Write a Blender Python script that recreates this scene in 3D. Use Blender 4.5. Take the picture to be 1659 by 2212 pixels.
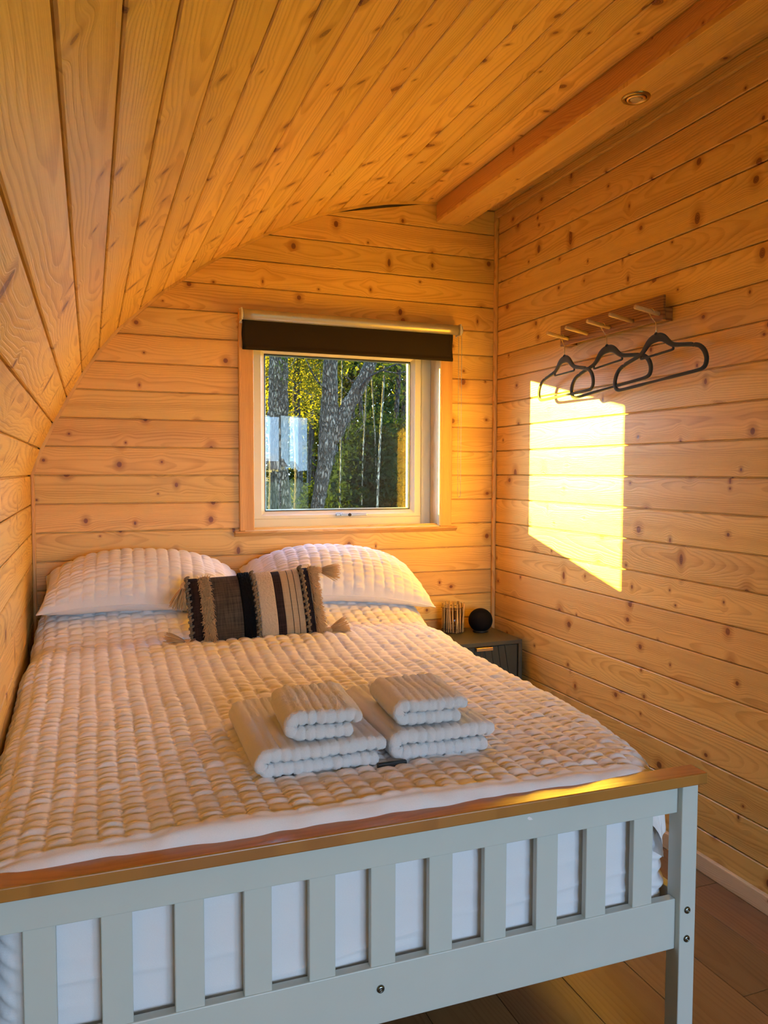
import bpy, bmesh, math, random
import numpy as np
from mathutils import Matrix, Vector

for o in list(bpy.data.objects):
    bpy.data.objects.remove(o, do_unlink=True)
SC = bpy.context.scene
COL = SC.collection
rnd = random.Random(7)
rng = np.random.RandomState(11)

# ------------------------------------------------------------------ camera
CAM_H = 1.298
F_PX = 1662.0
cd = bpy.data.cameras.new('camera')
cam = bpy.data.objects.new('camera', cd)
COL.objects.link(cam)
cd.sensor_fit = 'VERTICAL'
cd.sensor_height = 36.0
cd.lens = F_PX / 2212.0 * 36.0
cd.clip_start = 0.02
cd.clip_end = 400
YAW, PITCH, ROLL = math.radians(20.885), math.radians(-3.062), math.radians(0.149)
fw = Vector((math.sin(YAW) * math.cos(PITCH), math.cos(YAW) * math.cos(PITCH), math.sin(PITCH)))
rt = Vector((math.cos(YAW), -math.sin(YAW), 0))
up = rt.cross(fw)
rt2 = rt * math.cos(ROLL) + up * math.sin(ROLL)
up2 = up * math.cos(ROLL) - rt * math.sin(ROLL)
m = Matrix.Identity(4)
for i in range(3):
    m[i][0], m[i][1], m[i][2] = rt2[i], up2[i], -fw[i]
m[2][3] = CAM_H
cam.matrix_world = m
SC.camera = cam

# ------------------------------------------------------------------ exposure, light paths
SC.view_settings.view_transform = 'Standard'
SC.view_settings.look = 'None'
SC.view_settings.gamma = 1
SC.view_settings.exposure = 0.86
SC.view_settings.use_curve_mapping = False
SC.cycles.use_denoising = True
SC.cycles.max_bounces = 6
SC.cycles.diffuse_bounces = 4
SC.cycles.glossy_bounces = 3
SC.cycles.use_adaptive_sampling = True
SC.cycles.adaptive_threshold = 0.035
SC.cycles.transmission_bounces = 6
SC.cycles.transparent_max_bounces = 16
SC.cycles.caustics_reflective = False
SC.cycles.caustics_refractive = False
SC.cycles.sample_clamp_indirect = 20.0

# ------------------------------------------------------------------ sky
SKY = 9.8
w = bpy.data.worlds.new('evening_sky')
SC.world = w
w.use_nodes = True
nt = w.node_tree
nt.nodes.clear()
N = nt.nodes.new
L = nt.links.new
tc = N('ShaderNodeTexCoord')
sep = N('ShaderNodeSeparateXYZ'); L(tc.outputs['Generated'], sep.inputs[0])
ramp = N('ShaderNodeValToRGB'); L(sep.outputs['Z'], ramp.inputs[0])
e = ramp.color_ramp.elements
e[0].position = 0.0; e[0].color = (0.44, 0.67, 0.96, 1)
e[1].position = 0.75; e[1].color = (0.20, 0.40, 0.85, 1)
k = e.new(0.22); k.color = (0.34, 0.59, 1.0, 1)
za = N('ShaderNodeMath'); za.operation = 'MAXIMUM'; za.inputs[1].default_value = 0.0; L(sep.outputs['Z'], za.inputs[0])
zb = N('ShaderNodeMath'); zb.operation = 'ADD'; zb.inputs[1].default_value = 0.16; L(za.outputs[0], zb.inputs[0])
dv = N('ShaderNodeVectorMath'); dv.operation = 'DIVIDE'
L(tc.outputs['Generated'], dv.inputs[0]); L(zb.outputs[0], dv.inputs[1])
cn = N('ShaderNodeTexNoise'); cn.inputs['Scale'].default_value = 1.3; cn.inputs['Detail'].default_value = 7
cn.inputs['Roughness'].default_value = 0.58
L(dv.outputs[0], cn.inputs['Vector'])
cr = N('ShaderNodeValToRGB'); L(cn.outputs['Fac'], cr.inputs[0])
cr.color_ramp.elements[0].position = 0.52; cr.color_ramp.elements[0].color = (0, 0, 0, 1)
cr.color_ramp.elements[1].position = 0.74; cr.color_ramp.elements[1].color = (1, 1, 1, 1)
mx = N('ShaderNodeMixRGB'); L(cr.outputs['Color'], mx.inputs[0]); L(ramp.outputs['Color'], mx.inputs[1])
mx.inputs[2].default_value = (1.0, 0.92, 0.80, 1)
bg = N('ShaderNodeBackground'); bg.inputs['Strength'].default_value = SKY
L(mx.outputs[0], bg.inputs['Color'])
ow = N('ShaderNodeOutputWorld'); L(bg.outputs[0], ow.inputs['Surface'])

# ------------------------------------------------------------------ sun, low in the evening, through the bedroom window
SUN = 51.0
sl = bpy.data.lights.new('evening_sun', 'SUN')
sl.energy = SUN
sl.color = (1.0, 0.70, 0.08)
sl.angle = math.radians(0.55)
so = bpy.data.objects.new('evening_sun', sl)
COL.objects.link(so)
so.rotation_euler = Vector((1.0, -1.0, -0.25)).to_track_quat('-Z', 'Y').to_euler()


def portal(name, loc, nrm, sx, sy):
    l = bpy.data.lights.new(name, 'AREA')
    l.shape = 'RECTANGLE'
    l.size, l.size_y = sx, sy
    l.cycles.is_portal = True
    o = bpy.data.objects.new(name, l)
    COL.objects.link(o)
    o.location = loc
    o.rotation_euler = Vector(nrm).to_track_quat('-Z', 'Z').to_euler()


portal('portal_back', (1.083, 3.47, 1.48), (0, -1, 0), 0.95, 0.9)
portal('portal_front', (0.72, -3.33, 1.33), (0, 1, 0), 1.46, 1.56)
portal('portal_door', (2.25, -3.33, 1.08), (0, 1, 0), 1.14, 2.0)

# ------------------------------------------------------------------ node helpers


class NT:
    def __init__(self, name):
        self.m = bpy.data.materials.new(name)
        self.m.use_nodes = True
        self.t = self.m.node_tree
        self.t.nodes.clear()
        self.out = self.t.nodes.new('ShaderNodeOutputMaterial')

    def n(self, ty, **kw):
        nd = self.t.nodes.new(ty)
        for k_, v_ in kw.items():
            setattr(nd, k_, v_)
        return nd

    def l(self, a, b):
        self.t.links.new(a, b)

    def put(self, v, sock):
        if isinstance(v, (int, float)):
            sock.default_value = v
        elif isinstance(v, (tuple, list)):
            sock.default_value = v
        else:
            self.l(v, sock)

    def math(self, op, a, b=0.0, c=None, clamp=False):
        nd = self.n('ShaderNodeMath', operation=op)
        nd.use_clamp = clamp
        self.put(a, nd.inputs[0]); self.put(b, nd.inputs[1])
        if c is not None:
            self.put(c, nd.inputs[2])
        return nd.outputs[0]

    def vmath(self, op, a, b):
        nd = self.n('ShaderNodeVectorMath', operation=op)
        self.put(a, nd.inputs[0]); self.put(b, nd.inputs[1])
        return nd.outputs[1] if op in ('LENGTH', 'DISTANCE', 'DOT_PRODUCT') else nd.outputs[0]

    def smooth(self, v, a, b):
        nd = self.n('ShaderNodeMapRange', interpolation_type='SMOOTHSTEP')
        self.put(v, nd.inputs[0]); self.put(a, nd.inputs[1]); self.put(b, nd.inputs[2])
        return nd.outputs[0]

    def mix(self, f, a, b, mode='MIX'):
        nd = self.n('ShaderNodeMixRGB', blend_type=mode)
        self.put(f, nd.inputs[0])
        self.put(a if not isinstance(a, tuple) else (*a[:3], 1), nd.inputs[1])
        self.put(b if not isinstance(b, tuple) else (*b[:3], 1), nd.inputs[2])
        return nd.outputs[0]

    def noise(self, vec, scale, detail=2.0, rough=0.5, dim='3D'):
        nd = self.n('ShaderNodeTexNoise', noise_dimensions=dim)
        nd.inputs['Scale'].default_value = scale
        nd.inputs['Detail'].default_value = detail
        nd.inputs['Roughness'].default_value = rough
        if vec is not None:
            self.l(vec, nd.inputs['Vector'])
        return nd.outputs['Fac']

    def xyz(self, x, y, z):
        nd = self.n('ShaderNodeCombineXYZ')
        self.put(x, nd.inputs[0]); self.put(y, nd.inputs[1]); self.put(z, nd.inputs[2])
        return nd.outputs[0]

    def principled(self, color, rough=0.5, metal=0.0, bump=None, bump_d=0.001, spec=0.5, **kw):
        p = self.n('ShaderNodeBsdfPrincipled')
        self.put(color if not isinstance(color, tuple) else (*color[:3], 1), p.inputs['Base Color'])
        self.put(rough, p.inputs['Roughness'])
        p.inputs['Metallic'].default_value = metal
        p.inputs['Specular IOR Level'].default_value = spec
        for k_, v_ in kw.items():
            self.put(v_, p.inputs[k_])
        if bump is not None:
            b = self.n('ShaderNodeBump')
            b.inputs['Strength'].default_value = 1.0
            b.inputs['Distance'].default_value = bump_d
            self.l(bump, b.inputs['Height'])
            self.l(b.outputs[0], p.inputs['Normal'])
        self.l(p.outputs[0], self.out.inputs['Surface'])
        return p


def wood(name, early, late, rings=230.0, contrast=0.6, knots=1.0, knot_col=(0.13, 0.04, 0.012), rough=0.42,
         vary=0.16, knot_size=1.0, bump_d=0.0004, axis='X', spec=0.4):
    M = NT(name)
    tc_ = M.n('ShaderNodeTexCoord')
    oi = M.n('ShaderNodeObjectInfo')
    r = oi.outputs['Random']
    wn = M.n('ShaderNodeTexWhiteNoise', noise_dimensions='1D'); M.l(r, wn.inputs['W'])
    ws = M.n('ShaderNodeSeparateXYZ'); M.l(wn.outputs['Color'], ws.inputs[0])
    r1, r2, r3 = ws.outputs[0], ws.outputs[1], ws.outputs[2]
    s = M.n('ShaderNodeSeparateXYZ'); M.l(tc_.outputs['Object'], s.inputs[0])
    ax = {'X': (0, 1, 2), 'Y': (1, 0, 2), 'Z': (2, 0, 1)}[axis]
    x0, y0, z0 = (s.outputs[i] for i in ax)
    x = M.math('ADD', x0, M.math('MULTIPLY', r, 53.0))
    y = y0
    seed = M.math('MULTIPLY', r1, 31.0)
    # knots: one candidate per voronoi cell, most cells stay clear
    kx, ky = 4.2, 11.0
    vv = M.xyz(M.math('MULTIPLY', x, kx), M.math('MULTIPLY', M.math('ADD', y, seed), ky), 0.0)
    vo = M.n('ShaderNodeTexVoronoi', voronoi_dimensions='2D', feature='F1')
    vo.inputs['Scale'].default_value = 1.0
    M.l(vv, vo.inputs['Vector'])
    diff = M.vmath('SUBTRACT', vv, vo.outputs['Position'])
    ds = M.n('ShaderNodeSeparateXYZ'); M.l(diff, ds.inputs[0])
    vc = M.n('ShaderNodeSeparateXYZ'); M.l(vo.outputs['Color'], vc.inputs[0])
    dx = M.math('DIVIDE', ds.outputs[0], kx)
    dy = M.math('DIVIDE', ds.outputs[1], ky)
    stretch = M.math('ADD', 0.28, M.math('MULTIPLY', M.math('POWER', vc.outputs[1], 0.6), 0.95))
    dd = M.vmath('LENGTH', M.xyz(dx, M.math('MULTIPLY', dy, stretch), 0.0), (0, 0, 0))
    thr = 1.0 - max(0.52 * knots, 1e-4)
    kv = M.math('MULTIPLY', M.math('SUBTRACT', vc.outputs[0], thr), 1.0 / (1.0 - thr))
    rad = M.math('MULTIPLY', M.math('GREATER_THAN', kv, 0.0), M.math('ADD', 0.0030 * knot_size, M.math('MULTIPLY', M.math('POWER', M.math('MAXIMUM', kv, 0.0), 1.8), 0.0078 * knot_size)))
    rad = M.math('MAXIMUM', rad, 0.00005)
    on = M.smooth(rad, 0.0004, 0.002)
    rel = M.math('DIVIDE', dd, rad)
    core = M.math('MULTIPLY', M.smooth(rel, 1.15, 0.75), on)
    halo = M.math('MULTIPLY', M.smooth(rel, 3.6, 0.9), on)
    # grain bends round each knot
    push = M.math('MULTIPLY', M.math('MULTIPLY', dy, M.smooth(dd, 0.05, 0.0)), M.math('MULTIPLY', on, 0.75))
    yg = M.math('SUBTRACT', y, push)
    # plain sawn growth rings
    w1 = M.noise(M.xyz(M.math('MULTIPLY', x, 1.1), M.math('MULTIPLY', M.math('ADD', yg, seed), 3.0), 0.0), 1.0, 1, 0.45, '2D')
    w2 = M.noise(M.xyz(M.math('MULTIPLY', x, 7.0), M.math('MULTIPLY', yg, 26.0), 0.0), 1.0, 0, 0.5, '2D')
    pz = M.math('ADD', M.math('ADD', 0.012, M.math('MULTIPLY', r2, 0.07)), M.math('MULTIPLY', w1, 0.075))
    py = M.math('ADD', M.math('SUBTRACT', yg, M.math('MULTIPLY', M.math('SUBTRACT', r3, 0.5), 0.13)), M.math('MULTIPLY', w2, 0.012))
    rr = M.vmath('LENGTH', M.xyz(py, pz, 0.0), (0, 0, 0))
    fr = M.math('FRACT', M.math('MULTIPLY', rr, rings))
    ring = M.math('MULTIPLY', M.smooth(fr, 0.30, 0.86), M.smooth(fr, 1.0, 0.90))
    fib = M.noise(M.xyz(M.math('MULTIPLY', x, 9.0), M.math('MULTIPLY', yg, 420.0), 0.0), 1.0, 0, 0.5, '2D')
    streak = M.noise(M.xyz(M.math('MULTIPLY', x, 0.8), M.math('MULTIPLY', M.math('ADD', yg, seed), 24.0), 0.0), 1.0, 2, 0.55, '2D')
    f = M.math('ADD', M.math('MULTIPLY', ring, contrast),
               M.math('ADD', M.math('MULTIPLY', M.math('SUBTRACT', fib, 0.5), 0.28),
                      M.math('MULTIPLY', M.math('SUBTRACT', streak, 0.5), 1.1)), clamp=True)
    c = M.mix(f, early, late)
    c = M.mix(M.math('MULTIPLY', halo, 0.55), c, tuple(a * b for a, b in zip(late, (0.8, 0.62, 0.5))))
    kr = M.smooth(M.math('FRACT', M.math('MULTIPLY', rel, 2.6)), 0.2, 0.9)
    kc = M.mix(kr, knot_col, tuple(min(1, a * 2.6 + 0.02) for a in knot_col))
    c = M.mix(M.math('MULTIPLY', core, 0.93), c, kc)
    tone = M.math('ADD', 1.0 - vary / 2, M.math('MULTIPLY', r, vary))
    hs = M.n('ShaderNodeHueSaturation')
    M.put(M.math('ADD', 0.492, M.math('MULTIPLY', r3, 0.012)), hs.inputs['Hue'])
    M.put(tone, hs.inputs['Value']); M.l(c, hs.inputs['Color'])
    M.principled(hs.outputs[0], rough, bump=M.math('ADD', M.math('MULTIPLY', ring, -0.6), M.math('MULTIPLY', fib, 0.5)), bump_d=bump_d, spec=spec)
    return M.m


def plain(name, col, rough=0.5, metal=0.0, noise_amt=0.08, scale=40.0, bump_d=0.0003, spec=0.5, sheen=0.0):
    M = NT(name)
    tc_ = M.n('ShaderNodeTexCoord')
    f = M.noise(tc_.outputs['Object'], scale, 4)
    c = M.mix(f, tuple(v * (1 - noise_amt) for v in col), tuple(min(1, v * (1 + noise_amt)) for v in col))
    kw = {}
    if sheen:
        kw = {'Sheen Weight': sheen, 'Sheen Roughness': 0.5}
    M.principled(c, rough, metal, bump=f, bump_d=bump_d, spec=spec, **kw)
    return M.m


def cloth(name, col, scale=900.0, bump_d=0.0004, rough=0.9, amt=0.06, sheen=0.15, stretch=(1, 1, 1)):
    M = NT(name)
    tc_ = M.n('ShaderNodeTexCoord')
    v = M.vmath('MULTIPLY', tc_.outputs['Object'], stretch)
    f = M.noise(v, scale, 3, 0.6)
    g = M.noise(tc_.outputs['Object'], 12.0, 3)
    c = M.mix(f, tuple(x * (1 - amt) for x in col), tuple(min(1, x * (1 + amt)) for x in col))
    c = M.mix(M.math('MULTIPLY', g, 0.25), c, tuple(x * 0.93 for x in col))
    M.principled(c, rough, 0, bump=f, bump_d=bump_d, spec=0.15, **{'Sheen Weight': sheen, 'Sheen Roughness': 0.6})
    return M.m


def weave(name, c1, c2, sx=260.0, sz=420.0, rough=0.95):
    """Two-thread weave with uneven threads, on object X and Z."""
    M = NT(name)
    tc_ = M.n('ShaderNodeTexCoord')
    s = M.n('ShaderNodeSeparateXYZ'); M.l(tc_.outputs['Object'], s.inputs[0])
    a = M.math('SINE', M.math('MULTIPLY', s.outputs[0], sx * 6.283))
    b = M.math('SINE', M.math('MULTIPLY', s.outputs[2], sz * 6.283))
    ch = M.math('ADD', M.math('MULTIPLY', M.math('MULTIPLY', a, b), 0.5), 0.5)
    n1 = M.noise(M.vmath('MULTIPLY', tc_.outputs['Object'], (sx * 1.2, 20, 14)), 1.0, 2)
    n2 = M.noise(M.vmath('MULTIPLY', tc_.outputs['Object'], (9, 20, sz * 0.8)), 1.0, 2)
    f = M.math('ADD', M.math('MULTIPLY', ch, 0.45), M.math('ADD', M.math('MULTIPLY', M.math('SUBTRACT', n1, 0.35), 0.9), M.math('MULTIPLY', M.math('SUBTRACT', n2, 0.5), 0.9)), clamp=True)
    c = M.mix(f, c1, c2)
    M.principled(c, rough, 0, bump=ch, bump_d=0.0006, spec=0.1)
    return M.m


def glass_mat(name, tint=(0.97, 0.985, 0.975)):
    M = NT(name)
    g = M.n('ShaderNodeNewGeometry')
    c = M.math('ABSOLUTE', M.vmath('DOT_PRODUCT', g.outputs['Incoming'], g.outputs['Normal']))
    f5 = M.math('POWER', M.math('SUBTRACT', 1.0, c, clamp=True), 5.0)
    fr = M.math('ADD', 0.020, M.math('MULTIPLY', f5, 0.96), clamp=True)
    t = M.n('ShaderNodeBsdfTransparent'); t.inputs[0].default_value = (*tint, 1)
    gl = M.n('ShaderNodeBsdfGlossy'); gl.inputs['Roughness'].default_value = 0.0
    gl.inputs['Color'].default_value = (1, 1, 1, 1)
    mxs = M.n('ShaderNodeMixShader')
    M.l(fr, mxs.inputs[0]); M.l(t.outputs[0], mxs.inputs[1]); M.l(gl.outputs[0], mxs.inputs[2])
    M.l(mxs.outputs[0], M.out.inputs['Surface'])
    return M.m


def leaf_mat(name, c1, c2, trans):
    M = NT(name)
    tc_ = M.n('ShaderNodeTexCoord')
    f = M.noise(tc_.outputs['Object'], 3.0, 4, 0.7)
    f = M.smooth(f, 0.3, 0.7)
    c = M.mix(f, c1, c2)
    d = M.n('ShaderNodeBsdfDiffuse'); M.l(c, d.inputs[0])
    tr = M.n('ShaderNodeBsdfTranslucent')
    M.l(M.mix(f, trans, tuple(v * 0.7 for v in trans)), tr.inputs[0])
    mxs = M.n('ShaderNodeMixShader'); mxs.inputs[0].default_value = 0.55
    M.l(d.outputs[0], mxs.inputs[1]); M.l(tr.outputs[0], mxs.inputs[2])
    M.l(mxs.outputs[0], M.out.inputs['Surface'])
    return M.m


def bark_mat(name, c1, c2, sc=9.0):
    M = NT(name)
    tc_ = M.n('ShaderNodeTexCoord')
    v = M.vmath('MULTIPLY', tc_.outputs['Object'], (sc * 1.6, sc * 1.6, sc * 0.45))
    vo = M.n('ShaderNodeTexVoronoi', feature='DISTANCE_TO_EDGE'); vo.inputs['Scale'].default_value = 1.5
    nn = M.n('ShaderNodeTexNoise'); nn.inputs['Scale'].default_value = 1.2; nn.inputs['Detail'].default_value = 5
    M.l(v, nn.inputs['Vector'])
    M.l(M.vmath('ADD', v, M.vmath('MULTIPLY', nn.outputs['Color'], (1.4, 1.4, 1.4))), vo.inputs['Vector'])
    f = M.smooth(vo.outputs['Distance'], 0.0, 0.28)
    f2 = M.noise(tc_.outputs['Object'], 30, 4)
    c = M.mix(M.math('MULTIPLY', f, M.math('ADD', 0.5, f2), clamp=True), c1, c2)
    M.principled(c, 0.95, 0, bump=f, bump_d=0.03, spec=0.1)
    return M.m


# ------------------------------------------------------------------ materials
PINE = wood('pine_lacquered', (0.86, 0.55, 0.168), (0.53, 0.24, 0.05), contrast=0.38, knots=1.1, knot_size=1.2)
PINE_CEIL = wood('pine_ceiling', (0.89, 0.575, 0.17), (0.52, 0.235, 0.045), rings=150, contrast=0.40, knots=1.1, knot_size=1.4)
PINE_TRIM = wood('pine_trim', (0.80, 0.48, 0.15), (0.55, 0.25, 0.06), contrast=0.5, knots=0.25, knot_size=0.6)
PINE_BEAM = wood('pine_beam', (0.70, 0.38, 0.12), (0.46, 0.19, 0.045), contrast=0.4, knots=0.7, knot_size=0.7)
PINE_PALE = wood('pine_pale', (0.84, 0.66, 0.40), (0.66, 0.44, 0.20), contrast=0.4, knots=0.35, knot_size=0.5)
OAK_FLOOR = wood('oak_laminate', (0.27, 0.155, 0.066), (0.19, 0.095, 0.036), rings=110, contrast=0.45, knots=0.0, rough=0.38, vary=0.2, bump_d=0.0001, spec=0.35)
HONEY = wood('honey_stained_pine', (0.44, 0.185, 0.036), (0.30, 0.11, 0.018), rings=200, contrast=0.45, knots=0.0, rough=0.28, bump_d=0.0001, spec=0.5)
DARK_PINE = wood('dark_peg_rail_pine', (0.36, 0.165, 0.048), (0.15, 0.055, 0.014), rings=150, contrast=0.8, knots=0.3)
DOWEL = wood('beech_dowel', (0.80, 0.54, 0.26), (0.62, 0.38, 0.16), rings=250, contrast=0.3, knots=0.0, vary=0.05)
STONE_PAINT = plain('stone_white_paint', (0.56, 0.60, 0.555), 0.42, noise_amt=0.03, scale=12)
HEAD_PAINT = STONE_PAINT
SHEET = cloth('white_cotton_sheet', (0.80, 0.80, 0.82), 700, 0.0003)
BED_LINEN = cloth('white_seersucker', (0.86, 0.82, 0.81), 520, 0.0005)
TERRY = cloth('white_terry', (0.86, 0.85, 0.85), 650, 0.0022, amt=0.10, sheen=0.4)
UPVC = plain('cream_upvc', (0.80, 0.74, 0.60), 0.35, noise_amt=0.02, scale=20)
GASKET = plain('black_gasket', (0.01, 0.01, 0.01), 0.6)
STEEL = plain('brushed_steel', (0.62, 0.62, 0.62), 0.28, 1.0, noise_amt=0.03)
DARK_STEEL = plain('dark_bolt_steel', (0.20, 0.21, 0.20), 0.22, 1.0, noise_amt=0.03)
CHROME = plain('chrome_wire', (0.75, 0.74, 0.72), 0.15, 1.0, noise_amt=0.02)
BRASS = plain('antique_brass', (0.42, 0.30, 0.11), 0.25, 1.0, noise_amt=0.04)
GOLD = plain('brushed_gold', (0.80, 0.55, 0.24), 0.35, 1.0, noise_amt=0.04)
BLIND_SILVER = plain('silver_blind_back', (0.50, 0.46, 0.36), 0.36, 0.5, noise_amt=0.03, scale=200)
BLIND_DARK = cloth('brown_blackout_fabric', (0.035, 0.024, 0.013), 900, 0.0002, sheen=0.0)
WHITE_PLASTIC = plain('white_plastic', (0.75, 0.70, 0.62), 0.35, noise_amt=0.02)
VELVET = plain('charcoal_velvet', (0.030, 0.027, 0.022), 0.75, noise_amt=0.3, scale=500, bump_d=0.0002, spec=0.25, sheen=0.3)
GREEN_PAINT = plain('dark_olive_paint', (0.055, 0.058, 0.042), 0.38, noise_amt=0.05, scale=15)
GREEN_EDGE = plain('olive_paint_edge', (0.075, 0.072, 0.05), 0.4, noise_amt=0.05, scale=15)
BLACK_MESH = plain('black_speaker_fabric', (0.004, 0.004, 0.005), 0.85, noise_amt=0.4, scale=900, spec=0.2)
BLACK_PLASTIC = plain('black_plastic', (0.008, 0.008, 0.009), 0.5, noise_amt=0.1)
BAMBOO = wood('bamboo_stick', (0.55, 0.36, 0.15), (0.30, 0.16, 0.05), rings=120, contrast=0.3, knots=0.0, vary=0.35, axis='Z')
TWINE = plain('dark_twine', (0.12, 0.06, 0.03), 0.9)
GLASS = glass_mat('window_glass')
JAR_GLASS = glass_mat('jar_glass', (0.75, 0.68, 0.66))
LENS = plain('lamp_lens', (0.62, 0.50, 0.33), 0.15, noise_amt=0.3, scale=300)
DARK_VOID = plain('lamp_recess', (0.05, 0.025, 0.012), 0.6)
W_BROWN = weave('brown_grey_weave', (0.035, 0.026, 0.019), (0.20, 0.145, 0.095))
W_DARK = weave('dark_brown_weave', (0.012, 0.009, 0.009), (0.075, 0.048, 0.042))
W_CREAM = weave('cream_weave', (0.48, 0.34, 0.19), (0.66, 0.50, 0.31))
BOUCLE = cloth('cream_boucle', (0.68, 0.52, 0.34), 260, 0.004, amt=0.25)
BLACK_TUFT = cloth('black_tufting', (0.006, 0.0055, 0.006), 500, 0.002, amt=0.4, sheen=0.0)
TAN_YARN = cloth('tan_yarn', (0.66, 0.42, 0.19), 420, 0.001, amt=0.2)
BRAID = cloth('grey_brown_braid', (0.19, 0.14, 0.085), 300, 0.001, amt=0.6)
THREAD = plain('dark_thread', (0.03, 0.015, 0.012), 0.9)
SHELL = plain('sheathing_timber', (0.30, 0.18, 0.08), 0.8)
FRONT_PINE = wood('pine_front_wall', (0.86, 0.585, 0.19), (0.58, 0.28, 0.06), contrast=0.3, knots=0.4)

# ------------------------------------------------------------------ object helpers


def mk(name, verts, faces, mat, parent=None, smooth=False, mw=None):
    me = bpy.data.meshes.new(name)
    me.from_pydata([tuple(v) for v in verts], [], [tuple(f) for f in faces])
    me.update()
    if smooth:
        me.polygons.foreach_set('use_smooth', [True] * len(me.polygons))
    o = bpy.data.objects.new(name, me)
    COL.objects.link(o)
    if mat:
        me.materials.append(mat)
    if parent is not None:
        o.parent = parent
    if mw is not None:
        o.matrix_basis = mw
    return o


def grid_obj(name, P, mat, parent=None, close_u=False, close_v=False, mw=None, smooth=True):
    """P: (nu, nv, 3) array of points."""
    nu, nv = P.shape[:2]
    idx = np.arange(nu * nv).reshape(nu, nv)
    iu = list(range(nu)) + ([0] if close_u else [])
    iv = list(range(nv)) + ([0] if close_v else [])
    I = idx[np.ix_(iu, iv)]
    f = np.stack([I[:-1, :-1], I[1:, :-1], I[1:, 1:], I[:-1, 1:]], -1).reshape(-1, 4)
    return np_obj(name, P.reshape(-1, 3), f, mat, parent, smooth, mw)


def np_obj(name, V, Fq, mat, parent=None, smooth=True, mw=None):
    me = bpy.data.meshes.new(name)
    V = np.asarray(V, np.float32)
    Fq = np.asarray(Fq, np.int32)
    k_ = Fq.shape[1]
    me.vertices.add(len(V)); me.vertices.foreach_set('co', V.ravel())
    me.loops.add(Fq.size); me.loops.foreach_set('vertex_index', Fq.ravel())
    me.polygons.add(len(Fq))
    me.polygons.foreach_set('loop_start', np.arange(0, Fq.size, k_, dtype=np.int32))
    me.polygons.foreach_set('loop_total', np.full(len(Fq), k_, np.int32))
    if smooth:
        me.polygons.foreach_set('use_smooth', np.ones(len(Fq), bool))
    me.update(calc_edges=True)
    me.validate()
    o = bpy.data.objects.new(name, me)
    COL.objects.link(o)
    if mat:
        me.materials.append(mat)
    if parent is not None:
        o.parent = parent
    if mw is not None:
        o.matrix_basis = mw
    return o


def from_bm(name, bm, mat, parent=None, smooth=False, mw=None):
    bmesh.ops.recalc_face_normals(bm, faces=bm.faces)
    me = bpy.data.meshes.new(name)
    bm.to_mesh(me)
    bm.free()
    if smooth:
        me.polygons.foreach_set('use_smooth', [True] * len(me.polygons))
    o = bpy.data.objects.new(name, me)
    COL.objects.link(o)
    if mat:
        me.materials.append(mat)
    if parent is not None:
        o.parent = parent
    if mw is not None:
        o.matrix_basis = mw
    return o


def bm_box(bm, lo, hi, bev=0.0, seg=2):
    lo, hi = Vector(lo), Vector(hi)
    r_ = bmesh.ops.create_cube(bm, size=1.0)
    vs = r_['verts']
    for v in vs:
        v.co = Vector(((lo[i] + hi[i]) / 2 + v.co[i] * (hi[i] - lo[i])) for i in range(3))
    if bev > 0:
        es = list({e_ for v in vs for e_ in v.link_edges})
        bmesh.ops.bevel(bm, geom=es, offset=bev, segments=seg, affect='EDGES', profile=0.5)


def box(name, lo, hi, mat, parent=None, bev=0.0, seg=2, centre=True):
    """Box whose object origin sits at its centre, so grain runs from there."""
    c = Vector([(a + b) / 2 for a, b in zip(lo, hi)])
    bm = bmesh.new()
    bm_box(bm, Vector(lo) - c, Vector(hi) - c, bev, seg)
    return from_bm(name, bm, mat, parent, smooth=False, mw=Matrix.Translation(c))


def lbox(name, c, L_, W_, T_, xa, ya, mat, parent=None, bev=0.0, seg=2):
    """Box of size L,W,T centred at c with local X along xa, local Y along ya (grain along X)."""
    xa = Vector(xa).normalized(); ya = Vector(ya).normalized(); za = xa.cross(ya)
    bm = bmesh.new()
    bm_box(bm, (-L_ / 2, -W_ / 2, -T_ / 2), (L_ / 2, W_ / 2, T_ / 2), bev, seg)
    mw = Matrix.Identity(4)
    for i in range(3):
        mw[i][0], mw[i][1], mw[i][2], mw[i][3] = xa[i], ya[i], za[i], c[i]
    return from_bm(name, bm, mat, parent, mw=mw)


def frames(path, closed=False):
    P = [Vector(p) for p in path]
    n_ = len(P)
    T = []
    for i in range(n_):
        a = P[(i - 1) % n_] if (closed or i > 0) else P[i]
        b = P[(i + 1) % n_] if (closed or i < n_ - 1) else P[i]
        T.append((b - a).normalized())
    ref = Vector((0, 0, 1)) if abs(T[0].z) < 0.9 else Vector((1, 0, 0))
    nn = (ref - T[0] * ref.dot(T[0])).normalized()
    out = []
    for i in range(n_):
        nn = (nn - T[i] * nn.dot(T[i])).normalized()
        out.append((P[i], T[i], nn, T[i].cross(nn)))
    return out


def tube_vf(path, r, sides=10, closed=False, cap=True):
    fr = frames(path, closed)
    V, Fc = [], []
    n_ = len(fr)
    for i, (p, t_, a, b) in enumerate(fr):
        ri = r[i] if isinstance(r, (list, tuple, np.ndarray)) else r
        for j in range(sides):
            an = 2 * math.pi * j / sides
            V.append(p + a * (ri * math.cos(an)) + b * (ri * math.sin(an)))
    for i in range(n_ if closed else n_ - 1):
        k2 = (i + 1) % n_
        for j in range(sides):
            j2 = (j + 1) % sides
            Fc.append((i * sides + j, i * sides + j2, k2 * sides + j2, k2 * sides + j))
    if cap and not closed:
        Fc.append(tuple(range(sides))[::-1])
        Fc.append(tuple((n_ - 1) * sides + j for j in range(sides)))
    return V, Fc


def tube(name, path, r, mat, parent=None, sides=10, closed=False, smooth=True):
    V, Fc = tube_vf(path, r, sides, closed)
    return mk(name, V, Fc, mat, parent, smooth)


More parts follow.
